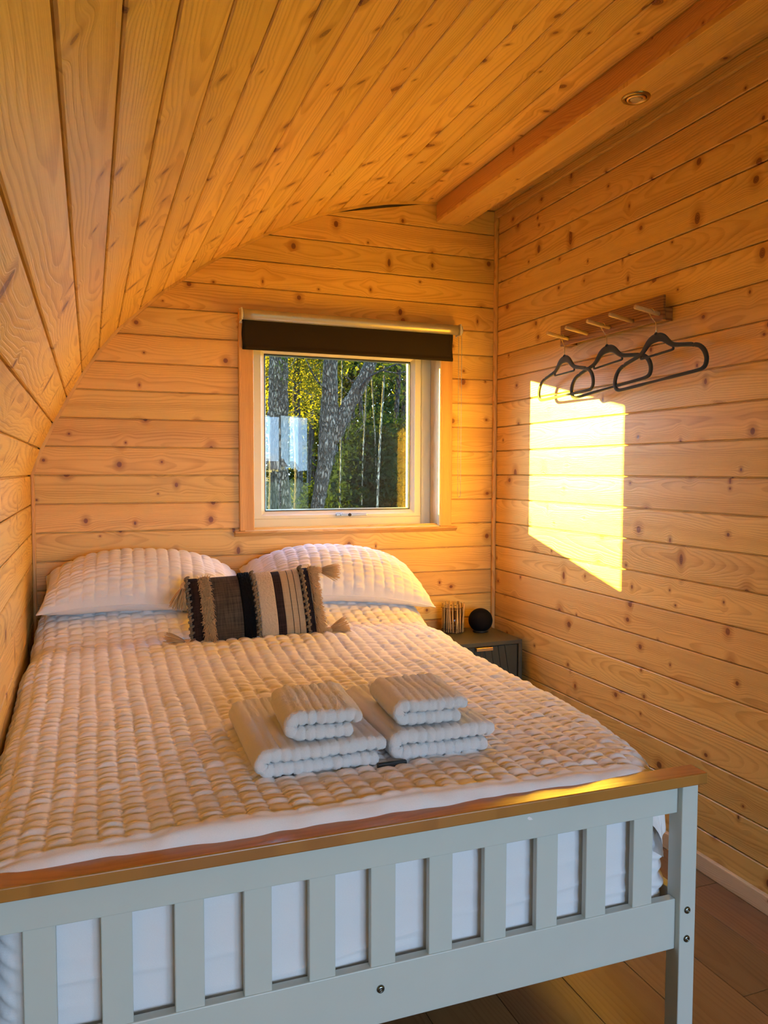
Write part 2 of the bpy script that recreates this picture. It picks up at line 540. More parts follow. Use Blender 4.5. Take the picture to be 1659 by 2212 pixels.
def merge_vf(parts):
    V, Fc = [], []
    for v, f in parts:
        o = len(V)
        V += list(v)
        Fc += [tuple(i + o for i in q) for q in f]
    return V, Fc


def lathe(name, prof, mat, parent=None, seg=32, axis_mat=None, smooth=True):
    V, Fc = [], []
    for (r_, z_) in prof:
        for j in range(seg):
            a = 2 * math.pi * j / seg
            V.append((r_ * math.cos(a), r_ * math.sin(a), z_))
    for i in range(len(prof) - 1):
        for j in range(seg):
            j2 = (j + 1) % seg
            Fc.append((i * seg + j, i * seg + j2, (i + 1) * seg + j2, (i + 1) * seg + j))
    Fc.append(tuple(range(seg))[::-1])
    Fc.append(tuple((len(prof) - 1) * seg + j for j in range(seg)))
    return mk(name, V, Fc, mat, parent, smooth, axis_mat)


def thing(name, label, cat, loc=(0, 0, 0), rot=None, group=None):
    o = bpy.data.objects.new(name, None)
    o.empty_display_size = 0.05
    COL.objects.link(o)
    o.location = loc
    if rot is not None:
        o.rotation_euler = rot
    return tag(o, label, cat, group)


def tag(o, label, cat, group=None, kind=None):
    o['label'] = label
    o['category'] = cat
    if group:
        o['group'] = group
    if kind:
        o['kind'] = kind
    return o


def struct(o, label, cat):
    o['kind'] = 'structure'
    o['label'] = label
    o['category'] = cat
    return o


def basis(c, xa, ya, za):
    mw = Matrix.Identity(4)
    for i in range(3):
        mw[i][0], mw[i][1], mw[i][2], mw[i][3] = xa[i], ya[i], za[i], c[i]
    return mw


def vnoise(x, y, seed=0):
    """smooth 2-D value noise, 0..1"""
    r_ = np.random.RandomState(seed).rand(64, 64)
    xi, yi = np.floor(x).astype(int), np.floor(y).astype(int)
    fx, fy = x - xi, y - yi
    fx, fy = fx * fx * (3 - 2 * fx), fy * fy * (3 - 2 * fy)
    g = lambda a, b: r_[a % 64, b % 64]
    return (g(xi, yi) * (1 - fx) + g(xi + 1, yi) * fx) * (1 - fy) + (g(xi, yi + 1) * (1 - fx) + g(xi + 1, yi + 1) * fx) * fy


def grid_normals(P):
    du = np.gradient(P, axis=0)
    dv_ = np.gradient(P, axis=1)
    n_ = np.cross(du, dv_)
    return n_ / (np.linalg.norm(n_, axis=2, keepdims=True) + 1e-12)


# ------------------------------------------------------------------ room dimensions
YB = 3.32            # inside face of the back wall
YF = -3.20           # front wall with the glazed door
XL = -0.219          # straight part of the left wall
XR = 1.845           # bedroom's right partition
XC = 1.595           # ridge of the pod
PITCH_B = 0.1148     # board cover width
T_B = 0.016
arch = [(XL, 1.275), (-0.182, 1.38), (-0.134, 1.484), (-0.080, 1.587), (-0.022, 1.687), (0.042, 1.781), (0.114, 1.870),
        (0.200, 1.951), (0.290, 2.033), (0.388, 2.107), (0.490, 2.178), (0.600, 2.244), (0.712, 2.309), (0.828, 2.366),
        (0.945, 2.416), (1.060, 2.457), (1.175, 2.490), (1.290, 2.515), (1.405, 2.531), (1.525, 2.540)]


def arch_x(z):
    """x of the left wall / ceiling surface at height z"""
    if z <= arch[0][1]:
        return XL
    for (xa, za), (xb, zb) in zip(arch, arch[1:]):
        if za <= z <= zb:
            return xa + (xb - xa) * (z - za) / (zb - za)
    return arch[-1][0]


def board(parent, c, xa, ya, na, b0, b1, t0, t1, w_, mat, t=T_B, gap=0.0038, ch=0.0026, groove=0.0100):
    """Tongue and groove board. c: middle of its visible face; xa along, ya across, na into the room.
    Lower edge runs b0..b1 along xa, upper edge t0..t1 (may be cut at a slant)."""
    h = w_ / 2
    fw_ = h - gap / 2
    sec = [(-fw_, -t), (-fw_, -ch), (-fw_ + ch, 0), (fw_ - ch, 0), (fw_, -ch), (fw_, -groove), (fw_ + gap, -groove), (fw_ + gap, -t)]
    V = []
    for e_ in (0, 1):
        for (yy, zz) in sec:
            k_ = (yy + h) / (2 * h)
            xx = (b0 + (t0 - b0) * k_) if e_ == 0 else (b1 + (t1 - b1) * k_)
            V.append((xx, yy, zz))
    n_ = len(sec)
    Fc = [(i, (i + 1) % n_, n_ + (i + 1) % n_, n_ + i) for i in range(n_)]
    Fc += [tuple(range(n_))[::-1], tuple(range(n_, 2 * n_))]
    o = mk('board', V, Fc, mat, parent, False, basis(c, xa, ya, na))
    return o


X, Y, Z = Vector((1, 0, 0)), Vector((0, 1, 0)), Vector((0, 0, 1))

# window opening in the back wall
WX0, WX1, WZ0, WZ1 = 0.620, 1.541, 1.040, 1.925


def boxes_obj(name, bl, mat, parent=None):
    bm = bmesh.new()
    for lo, hi in bl:
        bm_box(bm, lo, hi)
    return from_bm(name, bm, mat, parent)


# ---- back wall
y0s, y1s = YB + T_B, YB + 0.14
wall_back = boxes_obj('wall_back', [
    ((-0.6, y0s, -0.1), (WX0 - 0.013, y1s, 2.9)), ((WX1 + 0.013, y0s, -0.1), (4.2, y1s, 2.9)),
    ((WX0 - 0.013, y0s, -0.1), (WX1 + 0.013, y1s, WZ0 - 0.017)), ((WX0 - 0.013, y0s, WZ1 + 0.013), (WX1 + 0.013, y1s, 2.9))], SHELL)
struct(wall_back, 'end wall of horizontal knotty pine boards around the window', 'wall')
J0 = 1.0475
for k_ in range(-10, 14):
    zb = J0 + k_ * PITCH_B
    zt = zb + PITCH_B
    if zt < 0.0:
        continue
    if zb > 2.56:
        break
    lb, lt = arch_x(zb) - 0.004, arch_x(min(zt, 2.54)) - 0.004
    segs = []
    if zt > WZ0 + 0.02 and zb < WZ1 - 0.005:
        segs = [(lb, lt, WX0 - 0.013, True), (WX1 + 0.013, WX1 + 0.013, XR, False)]
    else:
        segs = [(lb, lt, XR, True)]
    for (sb, st, en, _) in segs:
        cx = (min(sb, st) + en) / 2
        board(wall_back, Vector((cx, YB, (zb + zt) / 2)), X, Z, -Y, sb - cx, en - cx, st - cx, en - cx, PITCH_B, PINE)

# ---- right partition (ends near the foot of the bed; the room opens out beyond)
YE = 0.62
wall_right = boxes_obj('wall_right', [((XR + T_B, YE, -0.02), (XR + 0.10, YB + 0.02, 2.60))], SHELL)
struct(wall_right, 'right partition of horizontal knotty pine boards with the sunlit patch', 'wall')
for k_ in range(-10, 14):
    zb = J0 + 0.003 + k_ * PITCH_B
    zt = zb + PITCH_B
    if zt < 0.0 or zb > 2.56:
        continue
    cy = (YB + YE) / 2
    hl = (YB - YE) / 2
    board(wall_right, Vector((XR, cy, (zb + zt) / 2)), -Y, Z, -X, -hl, hl, -hl, hl, PITCH_B, PINE)
wall_side = boxes_obj('wall_side', [((XR + 0.02, YE - 0.02, -0.02), (3.6, YE + 0.05, 2.6))], FRONT_PINE)
struct(wall_side, 'pine end of the partition facing the living space', 'wall')

# ---- left wall (straight part) and curved ceiling
YB0, YB1 = YF, YB
cyc, hlc = (YB0 + YB1) / 2, (YB1 - YB0) / 2
wall_left = boxes_obj('wall_left', [((XL - 0.10, YF - 0.1, -0.02), (XL - T_B, YB + 0.14, 1.28))], SHELL)
struct(wall_left, 'straight lower left wall of pine boards beside the bed', 'wall')
for k_ in range(12):
    zt = 1.275 - k_ * PITCH_B
    zb = zt - PITCH_B
    if zt < 0.0:
        break
    board(wall_left, Vector((XL, cyc, (zb + zt) / 2)), Y, Z, X, -hlc, hlc, -hlc, hlc, PITCH_B, PINE_CEIL)

# shell behind the boards, both halves of the pod
half = [(XL, -0.02)] + arch
prof = half + [(2 * XC - x, z) for x, z in reversed(half) if True]
outer = []
inn = []
pc = Vector((XC, 1.1))
for i, (x, z) in enumerate(prof):
    a = Vector(prof[max(i - 1, 0)]); b = Vector(prof[min(i + 1, len(prof) - 1)])
    t_ = (b - a).normalized()
    nrm = Vector((-t_.y, t_.x))          # outward (left wall goes up: outward is -x)
    inn.append((x + nrm.x * (T_B + 0.001), z + nrm.y * (T_B + 0.001)))
    outer.append((x + nrm.x * 0.10, z + nrm.y * 0.10))
start = 1
V, Fc = [], []
for yy in (YF - 0.1, YB + 0.14):
    V += [(x, yy, z) for x, z in inn[start:]] + [(x, yy, z) for x, z in outer[start:]]
n_ = len(inn[start:])
for i in range(n_ - 1):
    Fc += [(i, i + 1, 2 * n_ + i + 1, 2 * n_ + i), (n_ + i + 1, n_ + i, 3 * n_ + i, 3 * n_ + i + 1)]
    Fc += [(i, n_ + i, n_ + i + 1, i + 1), (2 * n_ + i, 2 * n_ + i + 1, 3 * n_ + i + 1, 3 * n_ + i)]
ceiling = mk('ceiling', V, Fc, FRONT_PINE)
struct(ceiling, 'curved pod ceiling of knotty pine boards running towards the window wall', 'ceiling')
for (xa_, za_), (xb_, zb_) in zip(arch, arch[1:]):
    a, b = Vector((xa_, 0, za_)), Vector((xb_, 0, zb_))
    wv = (b - a)
    wd = wv.length
    wv.normalize()
    na = wv.cross(Y) * -1
    na = Y.cross(wv) * -1 if False else Vector((wv.z, 0, -wv.x))
    board(ceiling, (a + b) / 2 + Y * cyc, Y, wv, na, -hlc, hlc, -hlc, hlc, wd + 0.0005, PINE_CEIL, gap=0.0060)
for k_ in range(3):
    xa_ = 1.525 + k_ * PITCH_B
    if xa_ > XR:
        break
    wd = min(PITCH_B, XR - xa_)
    cyb, hlb = (YE + YB) / 2, (YB - YE) / 2
    board(ceiling, Vector((xa_ + wd / 2, cyb, 2.542)), Y, X, -Z, -hlb, hlb, -hlb, hlb, wd, PINE_CEIL)

# ---- front wall with glazing, behind the camera
DX0, DX1, DZ1 = 1.68, 2.82, 2.08
FX0, FX1, FZ0, FZ1 = -0.01, 1.45, 0.55, 2.11
wall_front = boxes_obj('wall_front', [
    ((-0.5, YF - 0.12, -0.1), (FX0, YF, 2.8)), ((FX1, YF - 0.12, -0.1), (DX0, YF, 2.8)), ((DX1, YF - 0.12, -0.1), (3.8, YF, 2.8)),
    ((FX0, YF - 0.12, -0.1), (FX1, YF, FZ0)), ((FX0, YF - 0.12, FZ1), (FX1, YF, 2.8)), ((DX0, YF - 0.12, DZ1), (DX1, YF, 2.8)),
    ((DX0, YF - 0.12, -0.1), (DX1, YF, 0.0))], FRONT_PINE)
struct(wall_front, 'pine front wall with glazed doors behind the viewpoint', 'wall')
wr = boxes_obj('wall_pod', [((2 * XC - XL, YF - 0.1, -0.02), (2 * XC - XL + 0.1, YB + 0.14, 1.4))], FRONT_PINE)
struct(wr, 'far side wall of the pod beyond the partition', 'wall')


def ring_frame(name, x0, x1, z0, z1, w_, y0, y1, mat, parent, bev=0.002):
    bm = bmesh.new()
    bm_box(bm, (x0, y0, z0), (x0 + w_, y1, z1), bev, 1)
    bm_box(bm, (x1 - w_, y0, z0), (x1, y1, z1), bev, 1)
    bm_box(bm, (x0 + w_, y0, z0), (x1 - w_, y1, z0 + w_), bev, 1)
    bm_box(bm, (x0 + w_, y0, z1 - w_), (x1 - w_, y1, z1), bev, 1)
    return from_bm(name, bm, mat, parent)


door_1 = bpy.data.objects.new('door_1', None); COL.objects.link(door_1)
struct(door_1, 'pair of glazed entrance doors seen reflected in the window', 'door')
for (a, b) in ((DX0, 2.43), (2.43, DX1)):
    ring_frame('door_leaf', a + 0.004, b - 0.004, 0.01, DZ1 - 0.005, 0.065, YF - 0.09, YF - 0.03, UPVC, door_1)
    box('pane', (a + 0.069, YF - 0.063, 0.075), (b - 0.069, YF - 0.058, DZ1 - 0.07), GLASS, door_1)
fill_window = bpy.data.objects.new('fill_window', None); COL.objects.link(fill_window)  # added opening, never in view: lets extra sky light onto bed and footboard
struct(fill_window, 'large added front window, unseen behind the viewpoint, for fill light on the bed', 'window')
ring_frame('frame', FX0 + 0.004, FX1 - 0.004, FZ0 + 0.004, FZ1 - 0.004, 0.05, YF - 0.09, YF - 0.03, UPVC, fill_window)
box('pane', (FX0 + 0.054, YF - 0.063, FZ0 + 0.054), (FX1 - 0.054, YF - 0.058, FZ1 - 0.054), GLASS, fill_window)

# ---- floor
floor = boxes_obj('floor', [((XL - 0.1, YF - 0.12, -0.12), (3.6, YB + 0.14, -0.010))], SHELL)
struct(floor, 'warm brown wood laminate floor in long planks', 'floor')
PW = 0.19
x = XL
col = 0
while x < 3.42:
    yy = YF - rnd.random() * 1.2
    while yy < YB:
        y2 = yy + 1.28
        a, b = max(yy, YF), min(y2, YB)
        if b - a > 0.05:
            lbox('plank', Vector((x + PW / 2, (a + b) / 2, -0.005)), b - a - 0.0015, PW - 0.0015, 0.010, Y, X * -1, OAK_FLOOR, floor, 0.0008, 1)
        yy = y2
    x += PW
    col += 1

# ---- trims
o = box('baseboard_right', (XR - 0.014, YE, 0.0), (XR, YB, 0.056), PINE_TRIM, None, 0.003, 2)
bpy.data.objects.remove(o, do_unlink=True)
o = lbox('baseboard_right', Vector((XR - 0.008, (YE + YB) / 2, 0.028)), YB - YE, 0.056, 0.016, Y, Z, PINE_PALE, None, 0.003, 2)
struct(o, 'low pine skirting along the foot of the right partition', 'skirting')
o = lbox('trim_1', Vector((XR - 0.009, YB - 0.009, 1.27)), 2.54, 0.018, 0.018, Z, X, PINE_TRIM, None, 0.005, 3)
struct(o, 'slim vertical pine corner strip between window wall and right partition', 'trim')
o = lbox('trim_2', Vector((XL + 0.007, YB - 0.007, 0.64)), 1.28, 0.014, 0.014, Z, X, PINE_TRIM, None, 0.004, 3)
struct(o, 'slim vertical pine corner strip behind the bed on the left', 'trim')
path = [(XL + 0.006, YB - 0.008, 1.275)]
for i, (x_, z_) in enumerate(arch[1:]):
    a = Vector(arch[i]); b = Vector(arch[min(i + 2, len(arch) - 1)])
    t_ = (b - a).normalized()
    path.append((x_ + t_.y * 0.006, YB - 0.008, z_ - t_.x * 0.006))
V, Fc = [], []
fr = []
for i, p in enumerate(path):
    p = Vector(p)
    a = Vector(path[max(i - 1, 0)]); b = Vector(path[min(i + 1, len(path) - 1)])
    t_ = (b - a).normalized()
    nn = Vector((t_.z, 0, -t_.x))
    for (u_, v_) in ((-0.006, 0.008), (0.004, 0.008), (0.005, 0.003), (0.005, -0.004), (-0.006, -0.004)):
        V.append(p + nn * u_ + Y * v_ * 1.0)
for i in range(len(path) - 1):
    for j in range(5):
        Fc.append((i * 5 + j, i * 5 + (j + 1) % 5, (i + 1) * 5 + (j + 1) % 5, (i + 1) * 5 + j))
Fc += [tuple(range(5)), tuple((len(path) - 1) * 5 + j for j in range(5))]
o = mk('trim_3', V, Fc, PINE, None, False)
struct(o, 'curved pine bead following the arch where ceiling meets window wall', 'trim')
o = lbox('trim_4', Vector((XR - 0.008, (YE + YB) / 2, 2.522)), YB - YE, 0.036, 0.016, Y, Z, PINE_TRIM, None, 0.004, 2)
struct(o, 'pine strip along the top of the right partition', 'trim')
# ridge beam, boxed in pine
BX0, BX1, BZ = 1.523, 1.665, 2.450
beam = bpy.data.objects.new('ceiling_beam', None); COL.objects.link(beam)
struct(beam, 'boxed pine ridge beam along the ceiling carrying a downlight', 'beam')
lbox('side_board', Vector((BX0 + 0.009, cyc, (BZ + 2.542) / 2 + 0.009)), 2 * hlc, 2.542 - BZ - 0.018, 0.018, Y, Z, PINE_BEAM, beam, 0.002, 1)
lbox('side_board', Vector((BX1 - 0.009, cyc, (BZ + 2.542) / 2 + 0.009)), 2 * hlc, 2.542 - BZ - 0.018, 0.018, Y, Z, PINE_BEAM, beam, 0.002, 1)
lbox('soffit_board', Vector(((BX0 + BX1) / 2, cyc, BZ + 0.009)), 2 * hlc, BX1 - BX0, 0.018, Y, X, PINE_TRIM, beam, 0.003, 2)

# ---- downlight
DLC = Vector((1.593, 2.003, BZ))
dl = thing('downlight', 'round antique brass downlight recessed in the underside of the ceiling beam', 'light', DLC)
lathe('rim', [(0.030, 0.002), (0.031, -0.004), (0.036, -0.006), (0.041, -0.0045), (0.0435, -0.001), (0.0435, 0.0)][::-1], BRASS, dl, 40)
rimin = lathe('gimbal', [(0.030, -0.003), (0.028, -0.0075), (0.024, -0.009), (0.0215, -0.006), (0.020, 0.0)], GOLD, dl, 40)
lathe('lamp_face', [(0.0195, -0.004), (0.016, -0.0075), (0.008, -0.009), (0.001, -0.0095)], LENS, dl, 32)

# ------------------------------------------------------------------ window
window_1 = bpy.data.objects.new('window_1', None); COL.objects.link(window_1)
struct(window_1, 'cream framed window with pine casing looking out on trees', 'window')
YW = 3.410     # frame face
FW = 0.049
# outer frame
ring_frame('outer_frame', WX0, WX1, WZ0, WZ1, FW, YW, YW + 0.065, UPVC, window_1, 0.003)
# sash with a sloping glazing bead
SX0, SX1, SZ0, SZ1 = WX0 + FW + 0.003, WX1 - FW - 0.003, 1.0785, WZ1 - FW - 0.003
GX0, GX1, GZ0, GZ1 = 0.731, 1.438, 1.114, 1.818


def sash_ring(rects, name, mat):
    V, Fc = [], []
    for (x0, x1, z0, z1, y_) in rects:
        V += [(x0, y_, z0), (x1, y_, z0), (x1, y_, z1), (x0, y_, z1)]
    for i in range(len(rects) - 1):
        for j in range(4):
            j2 = (j + 1) % 4
            Fc.append((i * 4 + j, i * 4 + j2, (i + 1) * 4 + j2, (i + 1) * 4 + j))
    return mk(name, V, Fc, mat, window_1)


bd = 0.018
sash_ring([(SX0, SX1, SZ0, SZ1, YW + 0.060), (SX0, SX1, SZ0, SZ1, YW - 0.001), (SX0 + 0.004, SX1 - 0.004, SZ0 + 0.004, SZ1 - 0.004, YW - 0.006),
           (GX0 - bd, GX1 + bd, GZ0 - bd, GZ1 + bd, YW - 0.006), (GX0 - bd + 0.002, GX1 + bd - 0.002, GZ0 - bd + 0.002, GZ1 + bd - 0.002, YW - 0.003),
           (GX0, GX1, GZ0, GZ1, YW + 0.012), (GX0, GX1, GZ0, GZ1, YW + 0.060)], 'sash', UPVC)
ring_frame('gasket', GX0 - 0.001, GX1 + 0.001, GZ0 - 0.001, GZ1 + 0.001, 0.005, YW + 0.0125, YW + 0.0145, GASKET, window_1, 0.0)
ring_frame('spacer', GX0 - 0.001, GX1 + 0.001, GZ0 - 0.001, GZ1 + 0.001, 0.009, YW + 0.020, YW + 0.035, STEEL, window_1, 0.0)
box('pane', (GX0 - 0.0, YW + 0.0155, GZ0), (GX1, YW + 0.0195, GZ1), GLASS, window_1)
lb_ = box('pane', (GX0 - 0.0, YW + 0.0355, GZ0), (GX1, YW + 0.0395, GZ1), GLASS, window_1)
lb_.rotation_euler = (math.radians(0.10), 0, math.radians(0.45))
# reveal boards and sill
CY = YB - 0.019   # casing face
lbox('reveal_board', Vector((WX1 + 0.006, (CY + YW) / 2 + 0.002, (WZ0 + WZ1) / 2)), WZ1 - WZ0, YW - CY - 0.004, 0.012, Z, Y, PINE_PALE, window_1, 0.001, 1)
lbox('reveal_board', Vector((WX0 - 0.006, (CY + YW) / 2 + 0.002, (WZ0 + WZ1) / 2)), WZ1 - WZ0, YW - CY - 0.004, 0.012, Z, Y, PINE_PALE, window_1, 0.001, 1)
lbox('reveal_board', Vector(((WX0 + WX1) / 2, (CY + YW) / 2 + 0.002, WZ1 + 0.006)), WX1 - WX0, YW - CY - 0.004, 0.012, X, Y, PINE_PALE, window_1, 0.001, 1)
lbox('sill_board', Vector(((WX0 + WX1) / 2, (CY + YW) / 2 + 0.001, WZ0 - 0.008)), WX1 - WX0, YW - CY - 0.002, 0.016, X, Y, PINE_PALE, window_1, 0.001, 1)
# casing boards and the thin apron under the sill
lbox('casing_board', Vector((0.6295, YB - 0.008, 1.505)), 0.938, 0.063, 0.016, Z, X, PINE_TRIM, window_1, 0.003, 2)
lbox('casing_board', Vector((1.5755, YB - 0.008, 1.505)), 0.938, 0.060, 0.016, Z, X, PINE_TRIM, window_1, 0.003, 2)
lbox('casing_board', Vector((1.103, YB - 0.008, 1.945)), 0.888, 0.058, 0.016, X, Z, PINE_TRIM, window_1, 0.003, 2)
V = []
for x_ in (0.577, 1.634):
    V += [(x_, YB, 1.036), (x_, YB - 0.024, 1.036), (x_, YB - 0.022, 1.028), (x_, YB - 0.004, 1.012), (x_, YB, 1.012)]
Fc = [(0, 1, 6, 5), (1, 2, 7, 6), (2, 3, 8, 7), (3, 4, 9, 8), (4, 0, 5, 9), (4, 3, 2, 1, 0), (5, 6, 7, 8, 9)]
cen = Vector((1.105, YB - 0.012, 1.024))
mk('apron', [Vector(v) - cen for v in V], Fc, PINE_TRIM, window_1, False, Matrix.Translation(cen))
# handle
hd = box('handle', (1.058, YW - 0.022, 1.088), (1.094, YW - 0.006, 1.104), STEEL, window_1, 0.004, 3)
hp = hd.matrix_basis.inverted()


def sub(o, par):
    o.parent = par
    o.matrix_basis = par.matrix_basis.inverted() @ o.matrix_basis
    return o


sub(box('lever', (1.075, YW - 0.036, 1.0885), (1.205, YW - 0.025, 1.1015), STEEL, None, 0.004, 3), hd)
sub(lathe('lock_button', [(0.0075, 0.0), (0.0075, 0.004), (0.006, 0.005)], BLACK_PLASTIC, None, 20, Matrix.Translation((1.118, YW - 0.036, 1.095)) @ Matrix.Rotation(math.radians(90), 4, 'X')), hd)

# ------------------------------------------------------------------ roller blind
blind = thing('roller_blind', 'dark brown roller blind on a silver roll above the window, mostly wound up', 'blind', (1.105, YB - 0.04, 1.95))
BO = Vector((1.105, YB - 0.04, 1.95))


def rel(o, base):
    o.matrix_basis = Matrix.Translation(-Vector(base)) @ o.matrix_basis
    return o


BYC = YB - 0.045
tube_path = [(0.612, BYC, 1.955), (0.66, BYC, 1.955), (1.105, BYC, 1.955), (1.56, BYC, 1.955), (1.612, BYC, 1.955)]
rel(tube('roll', tube_path, 0.0225, BLIND_SILVER, blind, 40), BO)
# hanging fabric with a hem pocket, slightly bowed
nu, nv = 60, 24
U, Vv = np.meshgrid(np.linspace(0, 1, nu), np.linspace(0, 1, nv), indexing='ij')
zz = 1.948 - Vv * (1.948 - 1.812)
xx = 0.611 + U * (1.600 - 0.611) + 0.0015 * np.sin(Vv * 9)
yy = YB - 0.0235 + 0.0012 * np.sin(U * 7) * Vv - 0.004 * np.clip((Vv - 0.86) / 0.05, 0, 1) * np.sqrt(np.clip(1 - ((Vv - 0.93) / 0.075) ** 2, 0, 1))
P = np.stack([xx, yy, zz], -1)
fab = grid_obj('fabric', P, BLIND_DARK, blind)
sd = fab.modifiers.new('thick', 'SOLIDIFY'); sd.thickness = 0.0012
rel(fab, BO)
rel(box('bottom_bar', (0.613, YB - 0.0215, 1.8135), (1.598, YB - 0.0175, 1.826), BLIND_DARK, blind, 0.0015, 1), BO)
for (x0, x1) in ((0.600, 0.606), (1.618, 1.624)):
    bm = bmesh.new()
    bm_box(bm, (x0, YB - 0.070, 1.928), (x1, YB - 0.0165, 1.980), 0.002, 2)
    bm_box(bm, (x0, YB - 0.020, 1.922), (x1 + 0.010 if x0 < 1 else x1, YB - 0.0165, 1.984), 0.001, 1)
    rel(from_bm('bracket', bm, WHITE_PLASTIC, blind), BO)
rel(lathe('chain_wheel', [(0.012, 0), (0.021, 0.0005), (0.022, 0.003), (0.016, 0.005), (0.022, 0.007), (0.021, 0.010), (0.012, 0.0105)], WHITE_PLASTIC, blind, 28,
          Matrix.Translation((1.6245, BYC, 1.955)) @ Matrix.Rotation(math.radians(90), 4, 'Y')), BO)
rel(lathe('end_plug', [(0.010, 0), (0.0215, 0.0005), (0.0215, 0.004), (0.012, 0.005)], WHITE_PLASTIC, blind, 28,
          Matrix.Translation((0.6065, BYC, 1.955)) @ Matrix.Rotation(math.radians(90), 4, 'Y')), BO)
# bead chain
prts = []
ico = bmesh.new(); bmesh.ops.create_icosphere(ico, subdivisions=1, radius=0.0021)
iv = [v.co.copy() for v in ico.verts]; ifc = [tuple(v.index for v in f.verts) for f in ico.faces]; ico.free()
cp = []
zc_ = 1.955
while zc_ > 1.186:
    cp.append((1.6295, BYC - 0.0155, zc_)); zc_ -= 0.006
for k_ in range(7):
    a = math.pi * k_ / 6
    cp.append((1.6295, BYC - 0.0155 * math.cos(a), 1.186 - 0.012 * math.sin(a)))
zc_ = 1.186
while zc_ < 1.955:
    cp.append((1.6295, BYC + 0.0155, zc_)); zc_ += 0.006
for c_ in cp:
    prts.append(([v + Vector(c_) for v in iv], ifc))
V, Fc = merge_vf(prts)
rel(mk('bead_chain', V, Fc, STEEL, blind, True), BO)
rel(tube('chain_cord', [c_ for c_ in cp[::4]], 0.0007, STEEL, blind, 5), BO)

# ------------------------------------------------------------------ peg rail and hangers on the right partition
RO = Vector((XR, 2.41, 1.845))
rail = thing('peg_rail', 'dark pine peg rail with five wooden pegs on the right wall', 'coat rack', RO)
XB = XR - 0.042
rel(lbox('rail_board', Vector((XB + 0.005, 2.408, 1.848)), 0.606, 0.084, 0.010, Y, Z, DARK_PINE, rail, 0.0015, 1), RO)
for yb in (2.135, 2.68):
    rel(lbox('spacer_block', Vector((XB + 0.010 + 0.016, yb, 1.828)), 0.055, 0.044, 0.0318, Y, Z, DARK_PINE, rail, 0.0015, 1), RO)
PEGS = [2.128, 2.263, 2.392, 2.528, 2.654]
for yp in PEGS:
    a = Vector((XB + 0.004, yp, 1.829)); b = Vector((XB - 0.100, yp - 0.001, 1.846))
    d_ = (b - a)
    xa = d_.normalized(); ya = xa.cross(Z).normalized(); za = xa.cross(ya)
    pts = [(0, 0, 0), (0.5 * d_.length, 0, 0), (d_.length - 0.0015, 0, 0), (d_.length, 0, 0)]
    V, Fc = tube_vf(pts, [0.0075, 0.0075, 0.0075, 0.0062], 16)
    rel(mk('peg', V, Fc, DOWEL, rail, True, basis(a, xa, ya, za)), RO)


def sweep_planar(pts, wid, thick, closed, sides=10):
    """Flat bar following pts (y,z) in the hanger plane; wid: full width in the plane; thick across it."""
    n_ = len(pts)
    V, Fc = [], []
    for i, (a, b) in enumerate(pts):
        pa = Vector(pts[(i - 1) % n_] if closed or i else pts[0]); pb = Vector(pts[(i + 1) % n_] if closed or i < n_ - 1 else pts[-1])
        t_ = (pb - pa).normalized(); nn = Vector((-t_.y, t_.x))
        for j in range(sides):
            an = 2 * math.pi * j / sides
            c, s = math.cos(an), math.sin(an)
            c = math.copysign(abs(c) ** 0.7, c); s = math.copysign(abs(s) ** 0.7, s)
            q = Vector((a, b)) + nn * (wid[i] / 2 * c)
            V.append((thick / 2 * s, q.x, q.y))
    for i in range(n_ if closed else n_ - 1):
        k2 = (i + 1) % n_
        for j in range(sides):
            j2 = (j + 1) % sides
            Fc.append((i * sides + j, i * sides + j2, k2 * sides + j2, k2 * sides + j))
    if not closed:
        Fc += [tuple(range(sides))[::-1], tuple((n_ - 1) * sides + j for j in range(sides))]
    return V, Fc


def catmull(pts, per=6, closed=False):
    out = []
    n_ = len(pts)
    rngi = range(n_ if closed else n_ - 1)
    for i in rngi:
        g = (lambda k: np.array(pts[k % n_] if closed else pts[min(max(k, 0), n_ - 1)], float))
        p0, p1, p2, p3 = g(i - 1), g(i), g(i + 1), g(i + 2)
        for s in range(per):
            t_ = s / per
            out.append(tuple(0.5 * ((2 * p1) + (-p0 + p2) * t_ + (2 * p0 - 5 * p1 + 4 * p2 - p3) * t_ ** 2 + (-p0 + 3 * p1 - 3 * p2 + p3) * t_ ** 3)))
    if not closed:
        out.append(tuple(np.array(pts[-1], float)))
    return out


HL = [(0.0, -0.013, 30), (0.020, -0.015, 29), (0.040, -0.024, 25), (0.060, -0.041, 20), (0.080, -0.053, 16), (0.120, -0.062, 14), (0.160, -0.070, 14),
      (0.168, -0.075, 10), (0.175, -0.074, 14), (0.196, -0.083, 15), (0.213, -0.101, 17), (0.221, -0.124, 17), (0.217, -0.143, 16), (0.205, -0.153, 14), (0.18, -0.156, 12), (0.09, -0.156, 12)]
loop = [(a, b) for a, b, c in HL] + [(0.0, -0.156)] + [(-a, b) for a, b, c in reversed(HL[1:])]
wl = [c for a, b, c in HL] + [9] + [c for a, b, c in reversed(HL[1:])]
LP = catmull(loop, 4, True)
WLs = [v[0] * 0.001 for v in catmull([(c, 0) for c in wl], 4, True)]
pk = 0


